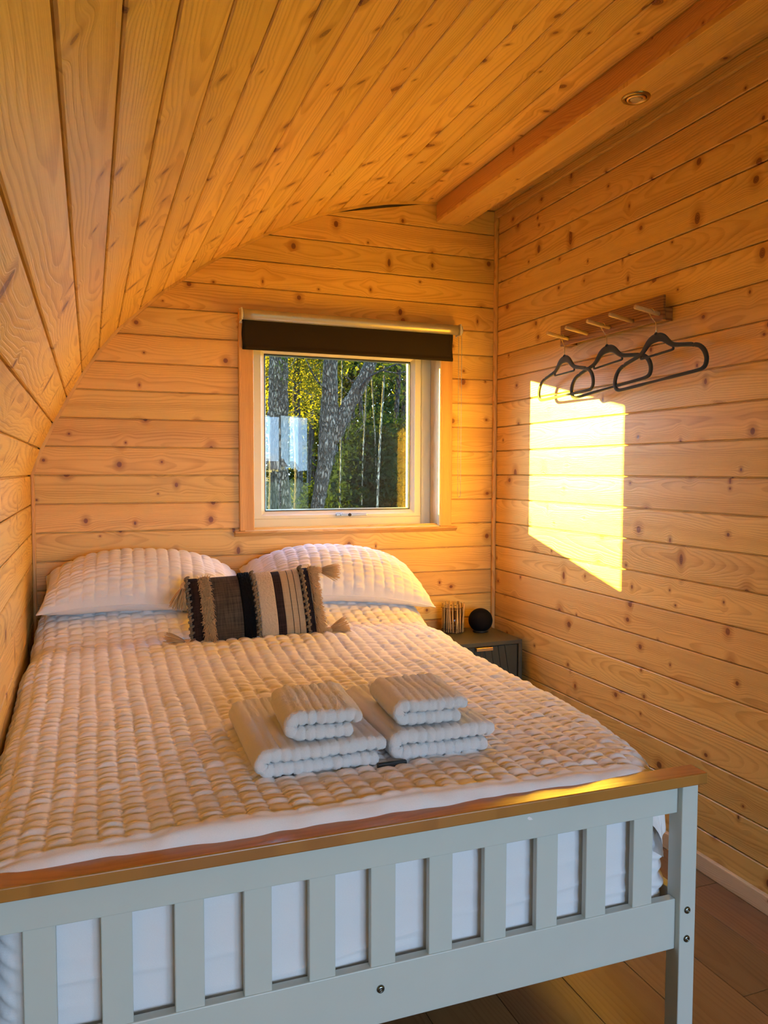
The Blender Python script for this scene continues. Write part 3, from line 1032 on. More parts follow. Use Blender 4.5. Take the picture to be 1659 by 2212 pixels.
def hanger(yp, tilt, yaw, label):
    xh = XB - 0.030
    zp = 1.829 + 0.030 / 0.104 * 0.017
    base = Vector((xh, yp - 0.019, zp + 0.0075 + 0.003))
    t = thing('coat_hanger', label, 'coat hanger', base, None, 'hangers on the peg rail')
    t.rotation_euler = (tilt, 0, yaw)
    # local: x out of the plane, y towards the window, z up; origin at the hook's highest point on the peg
    neck = (0.0, -0.088)
    off = -0.0
    V1 = sweep_planar([(a, b + neck[1]) for a, b in LP], WLs, 0.0085, True)
    bar = [(0.078, -0.050), (0.0785, -0.062), (0.074, -0.068), (0.03, -0.0685), (-0.03, -0.0685), (-0.074, -0.068), (-0.0785, -0.062), (-0.078, -0.050)]
    V2 = sweep_planar([(a, b + neck[1]) for a, b in catmull(bar, 4)], [0.008] * (4 * 7 + 1), 0.006, False)
    V3 = tube_vf([(0, 0, neck[1] - 0.004), (0, 0, neck[1] + 0.004)], [0.008, 0.005], 12)
    V, Fc = merge_vf([V1, V2, V3])
    mk('body', V, Fc, VELVET, t, True)
    hk = [(0, 0, neck[1] + 0.002), (0, 0, neck[1] + 0.035), (0, 0.006, neck[1] + 0.045), (0, 0.016, neck[1] + 0.056)]
    for a in range(-20, 205, 18):
        an = math.radians(a)
        hk.append((0, 0.0185 + 0.0 + 0.0105 * math.cos(an), -0.0105 + 0.0105 * math.sin(an)))
    hk = [tuple(p) for p in catmull(hk, 3)]
    tube('hook', hk, 0.0018, CHROME, t, 8)
    return t


hanger(PEGS[0], -0.07, 0.0, 'black velvet hanger nearest the viewer, on the rail\'s rightmost peg')
hanger(PEGS[2], -0.09, 0.03, 'black velvet hanger hanging on the middle peg of the rail')
hanger(PEGS[4], -0.01, -0.10, 'black velvet hanger on the peg nearest the window, lit by the sun patch')

# ------------------------------------------------------------------ bed
BYAW = math.radians(-1.0)
BEDO = Vector((-0.199, 1.2864, 0.0))
bed = thing('bed', 'stone painted slatted double bed with honey wood cap rail', 'bed', BEDO, (0, 0, BYAW))
BW, BL = 1.400, 1.990
PWD = 0.041


def post(u, v, h, nm='post'):
    return box(nm, (u, v, 0.0), (u + PWD, v + PWD, h), STONE_PAINT, bed, 0.002, 2)


# foot end
fp = [post(0, 0, 0.638, 'foot_post'), post(BW - PWD, 0, 0.638, 'foot_post')]
lbox('cap_rail', Vector((BW / 2, 0.0105, 0.650)), BW + 0.022, 0.052, 0.024, X, Y, HONEY, bed, 0.003, 3)
box('top_rail', (PWD, 0.014, 0.571), (BW - PWD, 0.034, 0.638), STONE_PAINT, bed, 0.002, 2)
lowr = box('bottom_rail', (PWD, 0.014, 0.271), (BW - PWD, 0.034, 0.382), STONE_PAINT, bed, 0.002, 2)
slc = [0.028 + (k_ - 1) * 0.1163 for k_ in range(0, 11)]
for c_ in slc:
    u = (c_ + 0.199) * 1.0
    box('slat', (u - 0.0245, 0.0165, 0.380), (u + 0.0245, 0.0315, 0.573), STONE_PAINT, bed, 0.002, 2)


def bolt(par, u, v, z):
    mwx = Matrix.Translation((u, v, z)) @ Matrix.Rotation(math.radians(90), 4, 'X')
    b_ = lathe('bolt', [(0.0075, -0.004), (0.0078, 0.001), (0.0070, 0.003), (0.0045, 0.0042), (0.0030, 0.0044), (0.0028, 0.0015), (0.001, 0.0012)], DARK_STEEL, None, 24, mwx)
    sub(b_, par)


for z_ in (0.361, 0.298):
    bolt(fp[1], BW - PWD / 2 - 0.002, 0.0, z_)
    bolt(fp[0], PWD / 2 + 0.002, 0.0, z_)
bolt(lowr, 0.686, 0.014, 0.339)
# head end
hp_ = [post(0, BL - PWD, 0.795, 'head_post'), post(BW - PWD, BL - PWD, 0.795, 'head_post')]
lbox('head_cap', Vector((BW / 2, BL - PWD / 2, 0.806)), BW + 0.022, 0.052, 0.022, X, Y, HONEY, bed, 0.003, 3)
box('head_rail', (PWD, BL - 0.034, 0.715), (BW - PWD, BL - 0.014, 0.795), STONE_PAINT, bed, 0.002, 2)
box('head_rail', (PWD, BL - 0.034, 0.271), (BW - PWD, BL - 0.014, 0.382), STONE_PAINT, bed, 0.002, 2)
for k_ in range(11):
    u = 0.117 + k_ * 0.1163
    box('head_slat', (u - 0.0245, BL - 0.0315, 0.380), (u + 0.0245, BL - 0.0165, 0.717), STONE_PAINT, bed, 0.002, 2)
box('side_rail', (0.004, PWD, 0.271), (0.026, BL - PWD, 0.382), STONE_PAINT, bed, 0.002, 2)
box('side_rail', (BW - 0.026, PWD, 0.271), (BW - 0.004, BL - PWD, 0.382), STONE_PAINT, bed, 0.002, 2)
for k_ in range(14):
    v = 0.10 + k_ * 0.137
    box('base_slat', (0.026, v, 0.318), (BW - 0.026, v + 0.06, 0.334), PINE_PALE, bed)

# mattress under its fitted sheet
MU0, MU1, MV0, MV1, MZ0, MZ1 = 0.034, BW - 0.030, 0.046, BL - 0.06, 0.336, 0.592


def rounded_block(lo, hi, r, nu, nv, nw):
    """Closed rounded box as a sphere-like grid: rings of a rounded rectangle swept over height; returns (rings, ring, 3)."""
    lo, hi = np.array(lo), np.array(hi)
    # rounded-rectangle ring
    w_, d_ = hi[0] - lo[0], hi[1] - lo[1]

    def ring(rr, inset, z_):
        pts = []
        cs = [(hi[0] - rr - inset, hi[1] - rr - inset, 0), (lo[0] + rr + inset, hi[1] - rr - inset, 90), (lo[0] + rr + inset, lo[1] + rr + inset, 180), (hi[0] - rr - inset, lo[1] + rr + inset, 270)]
        cnt = [nv, nu, nv, nu]
        for i, (cx, cy, a0) in enumerate(cs):
            for a in range(0, 90, 9):
                an = math.radians(a0 + a)
                pts.append((cx + rr * math.cos(an), cy + rr * math.sin(an), z_))
            nx = cs[(i + 1) % 4]
            an = math.radians(a0 + 90)
            p0 = np.array((cx + rr * math.cos(an), cy + rr * math.sin(an)))
            p1 = np.array((nx[0] + rr * math.cos(an), nx[1] + rr * math.sin(an)))
            kk = nu if i % 2 == 0 else nv
            for s in range(kk):
                q = p0 + (p1 - p0) * s / kk
                pts.append((q[0], q[1], z_))
        return pts
    rings = []
    e_ = 0.045
    for a in range(0, 91, 15):
        an = math.radians(a)
        rings.append(ring(r, e_ * (1 - math.sin(an)), lo[2] + e_ * (1 - math.cos(an))))
    for s in range(1, nw):
        rings.append(ring(r, 0, lo[2] + e_ + (hi[2] - lo[2] - 2 * e_) * s / nw))
    for a in range(0, 91, 15):
        an = math.radians(a)
        rings.append(ring(r, e_ * (1 - math.cos(an)), hi[2] - e_ * (1 - math.sin(an))))
    return np.array(rings)


P = rounded_block((MU0, MV0, MZ0), (MU1, MV1, MZ1), 0.055, 150, 90, 44)
nrm = grid_normals(P)
cen_ = np.array([(MU0 + MU1) / 2, (MV0 + MV1) / 2, (MZ0 + MZ1) / 2])
sgn = np.sign(((P - cen_) * nrm).sum(-1, keepdims=True)); nrm = nrm * np.median(sgn)
u_, v_, z_ = P[..., 0], P[..., 1], P[..., 2]
foot = np.clip((MV0 + 0.06 - v_) / 0.05, 0, 1)
cornr = np.exp(-((u_ - MU1) / 0.075) ** 2) * np.clip((MV0 + 0.25 - v_) / 0.12, 0, 1) + 0.6 * np.exp(-((u_ - MU0) / 0.06) ** 2) * np.clip((MV0 + 0.25 - v_) / 0.12, 0, 1)
h_ = 0.0
# soft horizontal tension folds, wandering, on the foot face
for (zl, am, wd, ph, fq) in ((0.445, 0.0035, 0.006, 0.3, 2.2), (0.405, 0.004, 0.007, 1.9, 3.1), (0.375, 0.005, 0.006, 4.0, 2.6), (0.49, 0.002, 0.009, 2.4, 1.7), (0.53, 0.0015, 0.012, 5.0, 2.9)):
    zz = zl + 0.010 * np.sin(u_ * fq * 2 + ph) + 0.006 * np.sin(u_ * 11 + ph * 3)
    h_ = h_ + foot * am * np.exp(-((z_ - zz) / wd) ** 2) * (0.5 + 0.5 * np.sin(u_ * fq * 3.1 + ph))
h_ = h_ + foot * 0.004 * (vnoise(u_ * 9, z_ * 30, 3) - 0.5) * np.clip((0.43 - z_) / 0.06, 0, 1)
# gathered corners
gz = z_ * 34 + 2.2 * np.sin((u_ + v_) * 26) + 3 * vnoise(u_ * 22, z_ * 22, 8)
gz = z_ * 210 + (u_ - v_) * 90 + 4 * vnoise(u_ * 14, z_ * 16, 8)
h_ = h_ + cornr * (0.0045 * np.sin(gz) + 0.0025 * np.sin(gz * 0.53 + 1) + 0.002)
P = P + nrm * h_[..., None]
mat_o = grid_obj('mattress', P, SHEET, None, close_v=True)
mat_o.matrix_basis = Matrix.Translation(BEDO) @ Matrix.Rotation(BYAW, 4, 'Z')
nR, nC = P.shape[:2]
bm = bmesh.new(); bm.from_mesh(mat_o.data); bm.verts.ensure_lookup_table()
bm.faces.new([bm.verts[i] for i in range(nC)][::-1]); bm.faces.new([bm.verts[(nR - 1) * nC + i] for i in range(nC)])
bmesh.ops.recalc_face_normals(bm, faces=bm.faces)
bm.to_mesh(mat_o.data); bm.free()
mat_o.data.polygons.foreach_set('use_smooth', [True] * len(mat_o.data.polygons))
tag(mat_o, 'mattress in a white fitted sheet seen through the bed\'s foot slats', 'mattress')

# ------------------------------------------------------------------ seersucker relief


def seersucker(a, b, w_, mean, seed, jitter=0.35):
    """Quilt-like columns of width w_ across a, with irregular puckers along b. Returns height 0..1."""
    r_ = np.random.RandomState(seed)
    aa = a / w_
    ci = np.floor(aa).astype(int)
    fa = aa - ci
    colh = np.abs(np.sin(np.pi * fa)) ** 0.35
    out = np.zeros_like(a)
    b0, b1 = b.min() - 0.1, b.max() + 0.1
    for c_ in np.unique(ci):
        msk = ci == c_
        n_ = int((b1 - b0) / mean) + 8
        st = mean * (1 + jitter * 2 * (r_.rand(n_) - 0.5))
        br = b0 + np.cumsum(st) - r_.rand() * mean
        hh = 0.45 + 0.55 * r_.rand(n_)
        sl = (r_.rand(n_) - 0.5) * 0.9
        bb = b[msk] + (fa[msk] - 0.5) * mean * sl[np.clip(np.searchsorted(br, b[msk]), 0, n_ - 1)] * 0.5
        k2 = np.clip(np.searchsorted(br, bb), 1, n_ - 1)
        f = (bb - br[k2 - 1]) / (br[k2] - br[k2 - 1])
        f = np.clip(f, 0, 1)
        prof = np.clip(np.sin(np.pi * f), 0, 1) ** 0.6
        out[msk] = prof * hh[k2]
    return colh * (0.16 + 0.84 * out)


# ------------------------------------------------------------------ duvet
def pch(xs, ys, x_):
    return np.interp(x_, xs, ys)


tt = np.linspace(0, 1.945, 620)
rc = 0.030
q1 = 0.05
ly = np.where(tt < q1, 0, np.where(tt < q1 + rc * math.pi / 2, rc * (1 - np.cos(np.clip((tt - q1) / rc, 0, math.pi / 2))), rc + tt - q1 - rc * math.pi / 2))
drop = np.where(tt < q1, rc + q1 - tt, np.where(tt < q1 + rc * math.pi / 2, rc * (1 - np.sin(np.clip((tt - q1) / rc, 0, math.pi / 2))), 0))
YFD = 1.302
yv = YFD + ly
zk = np.array([1.30, 1.36, 1.5, 1.8, 2.1, 2.35, 2.5, 2.60, 2.68, 2.78, 2.9, 3.0, 3.08, 3.2, 3.3])
zh = np.array([.662, .666, .658, .660, .663, .670, .690, .704, .700, .692, .722, .762, .780, .786, .780])
ygrid = np.linspace(1.2, 3.4, 441)
zg = np.interp(ygrid, zk, zh)
ker = np.exp(-np.linspace(-2, 2, 25) ** 2); ker /= ker.sum()
zg = np.convolve(np.pad(zg, 12, mode='edge'), ker, 'valid')
ztop = np.interp(yv, ygrid, zg)
xr_ = np.interp(yv, [1.30, 1.34, 1.40, 1.49, 1.69, 1.88, 2.1, 2.6, 2.98, 3.3], [1.125, 1.155, 1.19, 1.225, 1.270, 1.284, 1.280, 1.270, 1.295, 1.29])
xl_ = np.interp(yv, [1.3, 1.5, 2.0, 2.5, 3.0, 3.3], [-0.185, -0.200, -0.207, -0.206, -0.190, -0.170])
NS = 440
P = np.zeros((NS, len(tt), 3))
A = np.zeros((NS, len(tt)))
for j in range(len(tt)):
    zt_ = ztop[j]
    rl, rr_ = 0.085, 0.105
    pts = [(xl_[j] - 0.004, 0.44)]
    pts.append((xl_[j], zt_ - rl - 0.02))
    for a in range(0, 91, 9):
        an = math.radians(180 - a)
        pts.append((xl_[j] + rl + rl * math.cos(an), zt_ - rl * 0.85 + rl * 0.85 * math.sin(an)))
    for s in (0.1, 0.3, 0.5, 0.7, 0.9):
        x0_, x1_ = xl_[j] + rl, xr_[j] - rr_
        pts.append((x0_ + (x1_ - x0_) * s, zt_ + 0.010 * math.sin(math.pi * s)))
    for a in range(0, 91, 9):
        an = math.radians(90 - a)
        pts.append((xr_[j] - rr_ + rr_ * math.cos(an), zt_ - rr_ * 0.9 + rr_ * 0.9 * math.sin(an)))
    hb_ = float(np.interp(yv[j], [1.30, 1.40, 1.52], [zt_ - 0.115, zt_ - 0.15, 0.33]))
    pts.append((xr_[j] + 0.002, 0.5 * (zt_ - 0.1 + hb_))); pts.append((xr_[j] - 0.002, hb_))
    pts = np.array(pts)
    sl_ = np.r_[0, np.cumsum(np.hypot(*np.diff(pts, axis=0).T))]
    # arc measured from the bed's centre line, so the columns stay straight
    sc_ = np.interp(0.55, pts[8:-8, 0], sl_[8:-8])
    s_ = np.linspace(0, sl_[-1], NS)
    P[:, j, 0] = np.interp(s_, sl_, pts[:, 0])
    P[:, j, 2] = np.interp(s_, sl_, pts[:, 1])
    P[:, j, 1] = yv[j]
    A[:, j] = s_ - sc_
fy = (0.9 - P[..., 0]) * 0.0175
wgt = np.clip(1 - (yv - 1.30) / 0.5, 0, 1)[None, :]
P[..., 1] += fy * wgt
P[..., 2] -= drop[None, :] * np.ones((NS, 1))
P[..., 2] += 0.006 * (vnoise(P[..., 0] * 5 + 3, P[..., 1] * 4, 21) - 0.5) + 0.004 * (vnoise(P[..., 0] * 13, P[..., 1] * 9, 22) - 0.5)
nrm = grid_normals(P)
nrm *= np.sign(nrm[NS // 2, 300, 2])
B = np.broadcast_to(tt[None, :], A.shape)
wob = 0.006 * (vnoise(A * 6 + 9, B * 5, 31) - 0.5)
H_ = seersucker(A + wob + 50 * 0.042, B + 0.012 * vnoise(A * 5, B * 5, 33), 0.042, 0.034, 5)
H2 = vnoise(A * 70, B * 160, 41)
amp = np.clip((B - 0.088) / 0.015, 0, 1)
hem = 1 - amp
disp = amp * (0.0125 * H_ + 0.0016 * (H2 - 0.5)) + hem * (0.006 + 0.010 * vnoise(A * 10 + B * 20, B * 30, 51) + 0.006 * vnoise(A * 28, B * 50, 52))
# stitched hem line
disp -= 0.004 * np.exp(-((B - 0.088) / 0.004) ** 2)
P = P + nrm * disp[..., None]
P[..., 0] = np.maximum(P[..., 0], XL + 0.006)
duvet = grid_obj('duvet', P, BED_LINEN)
tag(duvet, 'white puckered seersucker duvet spread over the whole bed', 'duvet')


# ------------------------------------------------------------------ pillows
def pillow(name, cx, cy, cz, wx, wy, th, tilt, yawr, rollr, seed, label, sag=0.0):
    n1, n2 = 190, 110
    s = np.linspace(-1, 1, n1)[:, None]; t = np.linspace(-1, 1, n2)[None, :]
    s, t = np.broadcast_arrays(s, t)
    out = []
    root = thing(name, label, 'pillow', (cx, cy, cz), (tilt, rollr, yawr), 'bed pillows at the headboard')
    for side in (1, -1):
        prof = np.clip(1 - np.abs(s) ** 3.0, 0, 1) ** 0.64 * np.clip(1 - np.abs(t) ** 2.6, 0, 1) ** 0.60
        ox = wx / 2 * s * (1 - 0.045 * (1 - t ** 2)) + 0
        oy = wy / 2 * t * (1 - 0.07 * (1 - s ** 2))
        oz = side * th / 2 * prof * (1.2 if side > 0 else 0.62)
        oz = oz - sag * s ** 2 * 1.0
        P = np.stack([ox, oy, oz], -1)
        nr = grid_normals(P); nr *= side * np.sign(nr[n1 // 2, n2 // 2, 2])
        if side > 0:
            hs_ = seersucker(ox + 5, oy + 0.03 * 0, 0.043, 0.017, seed)
            edge = np.clip((1 - np.abs(s)) / 0.05, 0, 1) * np.clip((1 - np.abs(t)) / 0.02, 0, 1)
            # the smooth hem towards the viewer
            soft = np.clip((t + 0.985) / 0.03, 0, 1)
            d = edge * (0.0100 * hs_ * soft + 0.003 * vnoise(ox * 30, oy * 60, seed + 3))
        else:
            edge = np.clip((1 - np.abs(s)) / 0.06, 0, 1) * np.clip((1 - np.abs(t)) / 0.08, 0, 1)
            d = edge * 0.006 * (vnoise(ox * 12, oy * 24, seed + 5) - 0.3)
        P = P + nr * d[..., None]
        grid_obj('pillowcase' if side > 0 else 'underside', P, BED_LINEN, root)
    # piped seam round the edge
    ring = []
    for k_ in range(160):
        a = k_ / 160 * 4
        i, f = int(a), a - int(a)
        q = [(-1 + 2 * f, -1), (1, -1 + 2 * f), (1 - 2 * f, 1), (-1, 1 - 2 * f)][i]
        ss, tq = q
        ring.append((wx / 2 * ss * (1 - 0.045 * (1 - tq ** 2)), wy / 2 * tq * (1 - 0.07 * (1 - ss ** 2)), -sag * ss ** 2))
    tube('piping', ring, 0.0022, BED_LINEN, root, 6, True)
    return root


pillow('pillow', 0.198, 3.090, 0.850, 0.750, 0.37, 0.215, math.radians(14), math.radians(-2), math.radians(2), 61, 'white puckered pillow at the bed\'s left side, beside the curved wall', 0.03)
pillow('pillow', 0.964, 3.085, 0.842, 0.775, 0.37, 0.215, math.radians(15), math.radians(-4), math.radians(3.5), 62, 'white puckered pillow below the window, on the nightstand side', 0.04)


# ------------------------------------------------------------------ striped lumbar cushion
CW, CHT, CTH = 0.475, 0.265, 0.125
CUO = Vector((0.545, 2.715, 0.806))
cush = thing('lumbar_cushion', 'striped cushion in black, brown and cream with fringes and corner tassels', 'cushion', CUO,
             (math.radians(-24), math.radians(-3.5), math.radians(-3)))


def cpt(s, t, side=1, lift=0.0):
    prof = np.clip(1 - np.abs(s) ** 4.0, 0, 1) ** 0.55 * np.clip(1 - np.abs(t) ** 2.6, 0, 1) ** 0.6
    x_ = CW / 2 * s * (1 - 0.02 * (1 - t ** 2))
    z_ = CHT / 2 * t * (1 - 0.05 * (1 - s ** 2))
    y_ = -side * (CTH / 2 * prof + lift)
    return np.stack([x_, y_, z_], -1)


def zone(name, f0, f1, mat, lift=0.0, bump=0.0, seed=0, n1=26, n2=70, parent=cush):
    s = np.linspace(-1 + 2 * f0, -1 + 2 * f1, n1)[:, None]; t = np.linspace(-1, 1, n2)[None, :]
    s, t = np.broadcast_arrays(s, t)
    e_ = np.minimum(np.clip(np.arange(n1) / 2.0, 0, 1), np.clip((n1 - 1 - np.arange(n1)) / 2.0, 0, 1))[:, None]
    P = cpt(s, t, 1, 0.0)
    nr = grid_normals(P); nr *= -np.sign(nr[n1 // 2, n2 // 2, 1])
    d = lift * e_ + bump * vnoise((s + 3) * 60, (t + 3) * 40, seed) * e_ * np.clip((1 - np.abs(t)) / 0.05, 0.3, 1)
    P = P + nr * d[..., None]
    o_ = grid_obj(name, P, mat, parent)
    return o_


base_s = np.linspace(-1, 1, 60)[:, None]; base_t = np.linspace(-1, 1, 40)[None, :]
bs, bt = np.broadcast_arrays(base_s, base_t)
grid_obj('back_panel', cpt(bs, bt, -1), W_CREAM, cush)
zone('woven_stripe', 0.000, 0.098, W_DARK, 0.001)
zone('woven_stripe', 0.098, 0.190, W_BROWN, 0.001)
zone('woven_stripe', 0.190, 0.388, W_BROWN, 0.0015)
zone('tufted_stripe', 0.385, 0.475, BLACK_TUFT, 0.008, 0.006, 5)
zone('woven_stripe', 0.475, 0.512, W_BROWN, 0.001)
zone('boucle_stripe', 0.510, 0.640, BOUCLE, 0.004, 0.003, 9, 34, 110)
zone('woven_stripe', 0.640, 0.702, W_DARK, 0.0015)
zone('woven_stripe', 0.702, 0.850, W_CREAM, 0.0015)
zone('woven_stripe', 0.850, 0.930, W_DARK, 0.001)
zone('woven_stripe', 0.930, 1.000, W_CREAM, 0.001)
for fz in (0.757, 0.803):
    pth = [tuple(cpt(np.array(-1 + 2 * fz), np.array(t_), 1, 0.0022)) for t_ in np.linspace(-0.97, 0.97, 40)]
    tube('stitched_line', pth, 0.0011, THREAD, cush, 6)


def surf(s, t):
    e_ = 1e-3
    p = cpt(np.array(s), np.array(t)); a = cpt(np.array(s + e_), np.array(t)); b = cpt(np.array(s), np.array(t + e_))
    n_ = np.cross(a - p, b - p); n_ /= np.linalg.norm(n_) + 1e-12
    if n_[1] > 0:
        n_ = -n_
    return Vector(p), Vector(n_)


def strands(name, items, mat, parent):
    """items: list of (root, direction, length, radius, droop): short tapering yarn ends in one mesh."""
    prts_ = []
    for (p, d, ln, r_, dr) in items:
        q1_ = p + d * ln * 0.5
        q2_ = p + d * ln + Vector((0, 0, -dr * ln))
        q1_ = q1_ + Vector((0, 0, -dr * ln * 0.3))
        prts_.append(tube_vf([p, q1_, q2_], [r_, r_, r_ * 0.55], 4))
    V_, F_ = merge_vf(prts_)
    return mk(name, V_, F_, mat, parent, True)


def fringe(f0, f1, n_, mat, ln=0.017, name='fringe'):
    it = []
    for _ in range(n_):
        s = -1 + 2 * (f0 + (f1 - f0) * rnd.random()); t = rnd.uniform(-0.97, 0.97)
        p, n2_ = surf(s, t)
        d = (n2_ + Vector((rnd.uniform(-.6, .6), 0, rnd.uniform(-.9, .3)))).normalized()
        it.append((p, d, ln * rnd.uniform(.6, 1.15), 0.0012, rnd.uniform(0.1, 0.7)))
    return strands(name, it, mat, cush)


fringe(0.105, 0.175, 1900, TAN_YARN, 0.020)
fringe(0.935, 0.985, 1700, TAN_YARN, 0.021)
fringe(0.392, 0.470, 900, BLACK_TUFT, 0.012)


def braid(fz, name='braid'):
    prts_ = []
    nb = 24
    for k_ in range(nb):
        t = -0.96 + 1.92 * k_ / (nb - 1)
        p, n2_ = surf(-1 + 2 * fz, t)
        c_ = p + n2_ * 0.004
        a_ = Vector((0.6 * (1 if k_ % 2 else -1), 0, 0.8))
        ring_ = []
        for j in range(7):
            an = math.pi * j / 6
            ring_.append(c_ + a_ * (0.008 * math.cos(an)) + n2_ * (0.006 * math.sin(an)) + Vector((0.004 * math.sin(2 * an), 0, 0)))
        prts_.append(tube_vf(ring_, [0.0025, 0.004, 0.0048, 0.005, 0.0048, 0.004, 0.0025], 6))
    V_, F_ = merge_vf(prts_)
    return mk(name, V_, F_, BRAID, cush, True)


braid(0.022); braid(0.494); braid(0.868)


def tassel(root_p, d, ln):
    d = Vector(d).normalized()
    a_ = d.orthogonal().normalized(); b_ = d.cross(a_)
    prts_ = []
    head = [root_p + d * (0.010 * k_) for k_ in range(4)]
    prts_.append(tube_vf([tuple(v) for v in head], [0.005, 0.013, 0.013, 0.010], 10))
    for _ in range(130):
        an = rnd.random() * 6.283; rr2 = math.sqrt(rnd.random())
        o_ = a_ * math.cos(an) * rr2 + b_ * math.sin(an) * rr2
        p0_ = root_p + d * 0.026 + o_ * 0.009
        l2 = ln * rnd.uniform(0.75, 1.08)
        p1_ = p0_ + d * l2 * 0.45 + o_ * 0.012
        p2_ = p0_ + d * l2 + o_ * 0.025 + Vector((0, 0, -0.004 * rnd.random()))
        prts_.append(tube_vf([p0_, p1_, p2_], [0.0012, 0.0012, 0.0008], 4))
    V_, F_ = merge_vf(prts_)
    return mk('tassel', V_, F_, TAN_YARN, cush, True)


tassel(Vector((-CW / 2 + 0.004, -0.004, CHT / 2 - 0.012)), (-0.35, -0.15, -0.95), 0.072)
tassel(Vector((-CW / 2 + 0.004, -0.006, -CHT / 2 + 0.034)), (-1.0, -0.45, 0.10), 0.066)
tassel(Vector((CW / 2 - 0.006, -0.002, CHT / 2 - 0.012)), (0.92, -0.12, -0.22), 0.068)
tassel(Vector((CW / 2 - 0.004, -0.004, -CHT / 2 + 0.016)), (1.0, -0.25, 0.16), 0.064)


# ------------------------------------------------------------------ towels
def towel(name, o_, w_, d_, h_, yaw_, label, group, seed, rib=0.0205, spiral=True):
    """Ribbed towel folded over: a strip of thick cloth following a flat spiral in x-z, ribs running front to back."""
    root = thing(name, label, 'towel', o_, (0, 0, yaw_), group)
    th = h_ / 2 * 0.98
    r_ = np.random.RandomState(seed)
    # centre line (x, z): in at the right, along the bottom to the left, over the top and down round the right end
    pts = []
    x0_, x1_ = th, w_ - th
    zb_, zt_ = th / 2, h_ - th / 2
    pts += [(x1_ + 0.004 - i * (x1_ + 0.004 - x0_) / 40, zb_) for i in range(41)]
    rc_ = (zt_ - zb_) / 2
    for a in range(10, 181, 10):
        an = math.radians(-90 - a)
        pts.append((x0_ + rc_ * 1.15 * math.cos(an), zb_ + rc_ + rc_ * math.sin(an)))
    pts += [(x0_ + i * (x1_ - x0_) / 40, zt_) for i in range(1, 41)]
    if spiral:
        for a in range(10, 80, 10):
            an = math.radians(90 - a)
            pts.append((x1_ + rc_ * 1.15 * math.cos(an), zb_ + rc_ + rc_ * math.sin(an)))
    pts = np.array(pts)
    seg = np.r_[0, np.cumsum(np.hypot(*np.diff(pts, axis=0).T))]
    n_ = int(seg[-1] / 0.0022)
    s_ = np.linspace(0, seg[-1], n_)
    C_ = np.stack([np.interp(s_, seg, pts[:, 0]), np.interp(s_, seg, pts[:, 1])], -1)
    for _ in range(6):
        C_[1:-1] = 0.25 * C_[:-2] + 0.5 * C_[1:-1] + 0.25 * C_[2:]
    T_ = np.gradient(C_, axis=0); T_ /= np.linalg.norm(T_, axis=1, keepdims=True)
    Nn = np.stack([T_[:, 1], -T_[:, 0]], -1)
    Nn *= -1
    ph = s_ / rib
    bump_ = np.abs(np.sin(np.pi * ph)) ** 0.5
    endf = np.clip(np.minimum(s_, seg[-1] - s_) / 0.008, 0, 1) ** 0.5
    hw = th / 2 * (0.80 + 0.25 * bump_) * (0.45 + 0.55 * endf)
    # stations front to back, rounded at both ends
    ys, sc_, nb = [], [], 46
    e_ = 0.012
    for a in np.linspace(0, math.pi / 2, 7):
        ys.append(e_ * (1 - math.sin(a)) if False else e_ * (1 - math.cos(math.pi / 2 - a)) if False else e_ - e_ * math.cos(a) if False else e_ * (1 - math.sin(math.pi / 2 - a)))
        sc_.append(0.30 + 0.70 * math.sin(a))
    for k_ in range(1, nb):
        ys.append(e_ + (d_ - 2 * e_) * k_ / nb); sc_.append(1.0)
    for a in np.linspace(math.pi / 2, 0, 7):
        ys.append(d_ - e_ * (1 - math.sin(math.pi / 2 - a)) if False else d_ - e_ * (1 - math.cos(a)) if False else d_ - e_ + e_ * math.cos(a)); sc_.append(0.30 + 0.70 * math.sin(a))
    ys = np.array(ys); sc_ = np.array(sc_)
    # rib ends stick out a little at the front: scalloped edge
    R_ = np.zeros((len(ys), 2 * n_, 3))
    jit = 0.008 * (np.interp(s_, np.linspace(0, seg[-1], 20), r_.rand(20)) - 0.5)
    for i, (yy_, sc1) in enumerate(zip(ys, sc_)):
        k_ = yy_ / d_
        wave = 0.0016 * np.sin(k_ * 9 + s_ * 24 + seed)
        for sgn_, sl in ((1, slice(0, n_)), (-1, slice(n_, 2 * n_))):
            hh = hw * sc1
            q = C_ + Nn * (sgn_ * hh)[:, None]
            xx_ = q[:, 0]; zz_ = q[:, 1] + wave * (q[:, 1] / h_)
            yo = yy_ - 0.004 * bump_ * (1 if yy_ < d_ / 2 else -1) * np.clip(1 - min(yy_, d_ - yy_) / 0.03, 0, 1) + jit
            arr = np.stack([xx_, yo, zz_], -1)
            if sgn_ < 0:
                arr = arr[::-1]
            R_[i, sl] = arr
    # terry fuzz
    R_ += (r_.rand(*R_.shape) - 0.5) * 0.0018
    body = grid_obj('folded_cloth', R_, TERRY, root, close_v=True)
    # end caps between the two faces of the cloth
    V_ = []; F_ = []
    nV = 2 * n_
    for base_i in (0, (len(ys) - 1)):
        off_ = len(V_)
        V_ += [tuple(v) for v in R_[base_i]]
        for i in range(n_ - 1):
            F_.append((off_ + i, off_ + i + 1, off_ + nV - 2 - i, off_ + nV - 1 - i))
    bm_ = bmesh.new(); bm_.from_mesh(body.data); bm_.verts.ensure_lookup_table()
    last = (len(ys) - 1) * nV
    for b_ in (0, last):
        for i in range(n_ - 1):
            try:
                bm_.faces.new([bm_.verts[b_ + k2] for k2 in (i, i + 1, nV - 2 - i, nV - 1 - i)])
            except ValueError:
                pass
    bmesh.ops.recalc_face_normals(bm_, faces=bm_.faces)
    bm_.to_mesh(body.data); bm_.free()
    body.data.polygons.foreach_set('use_smooth', [True] * len(body.data.polygons))
    return root


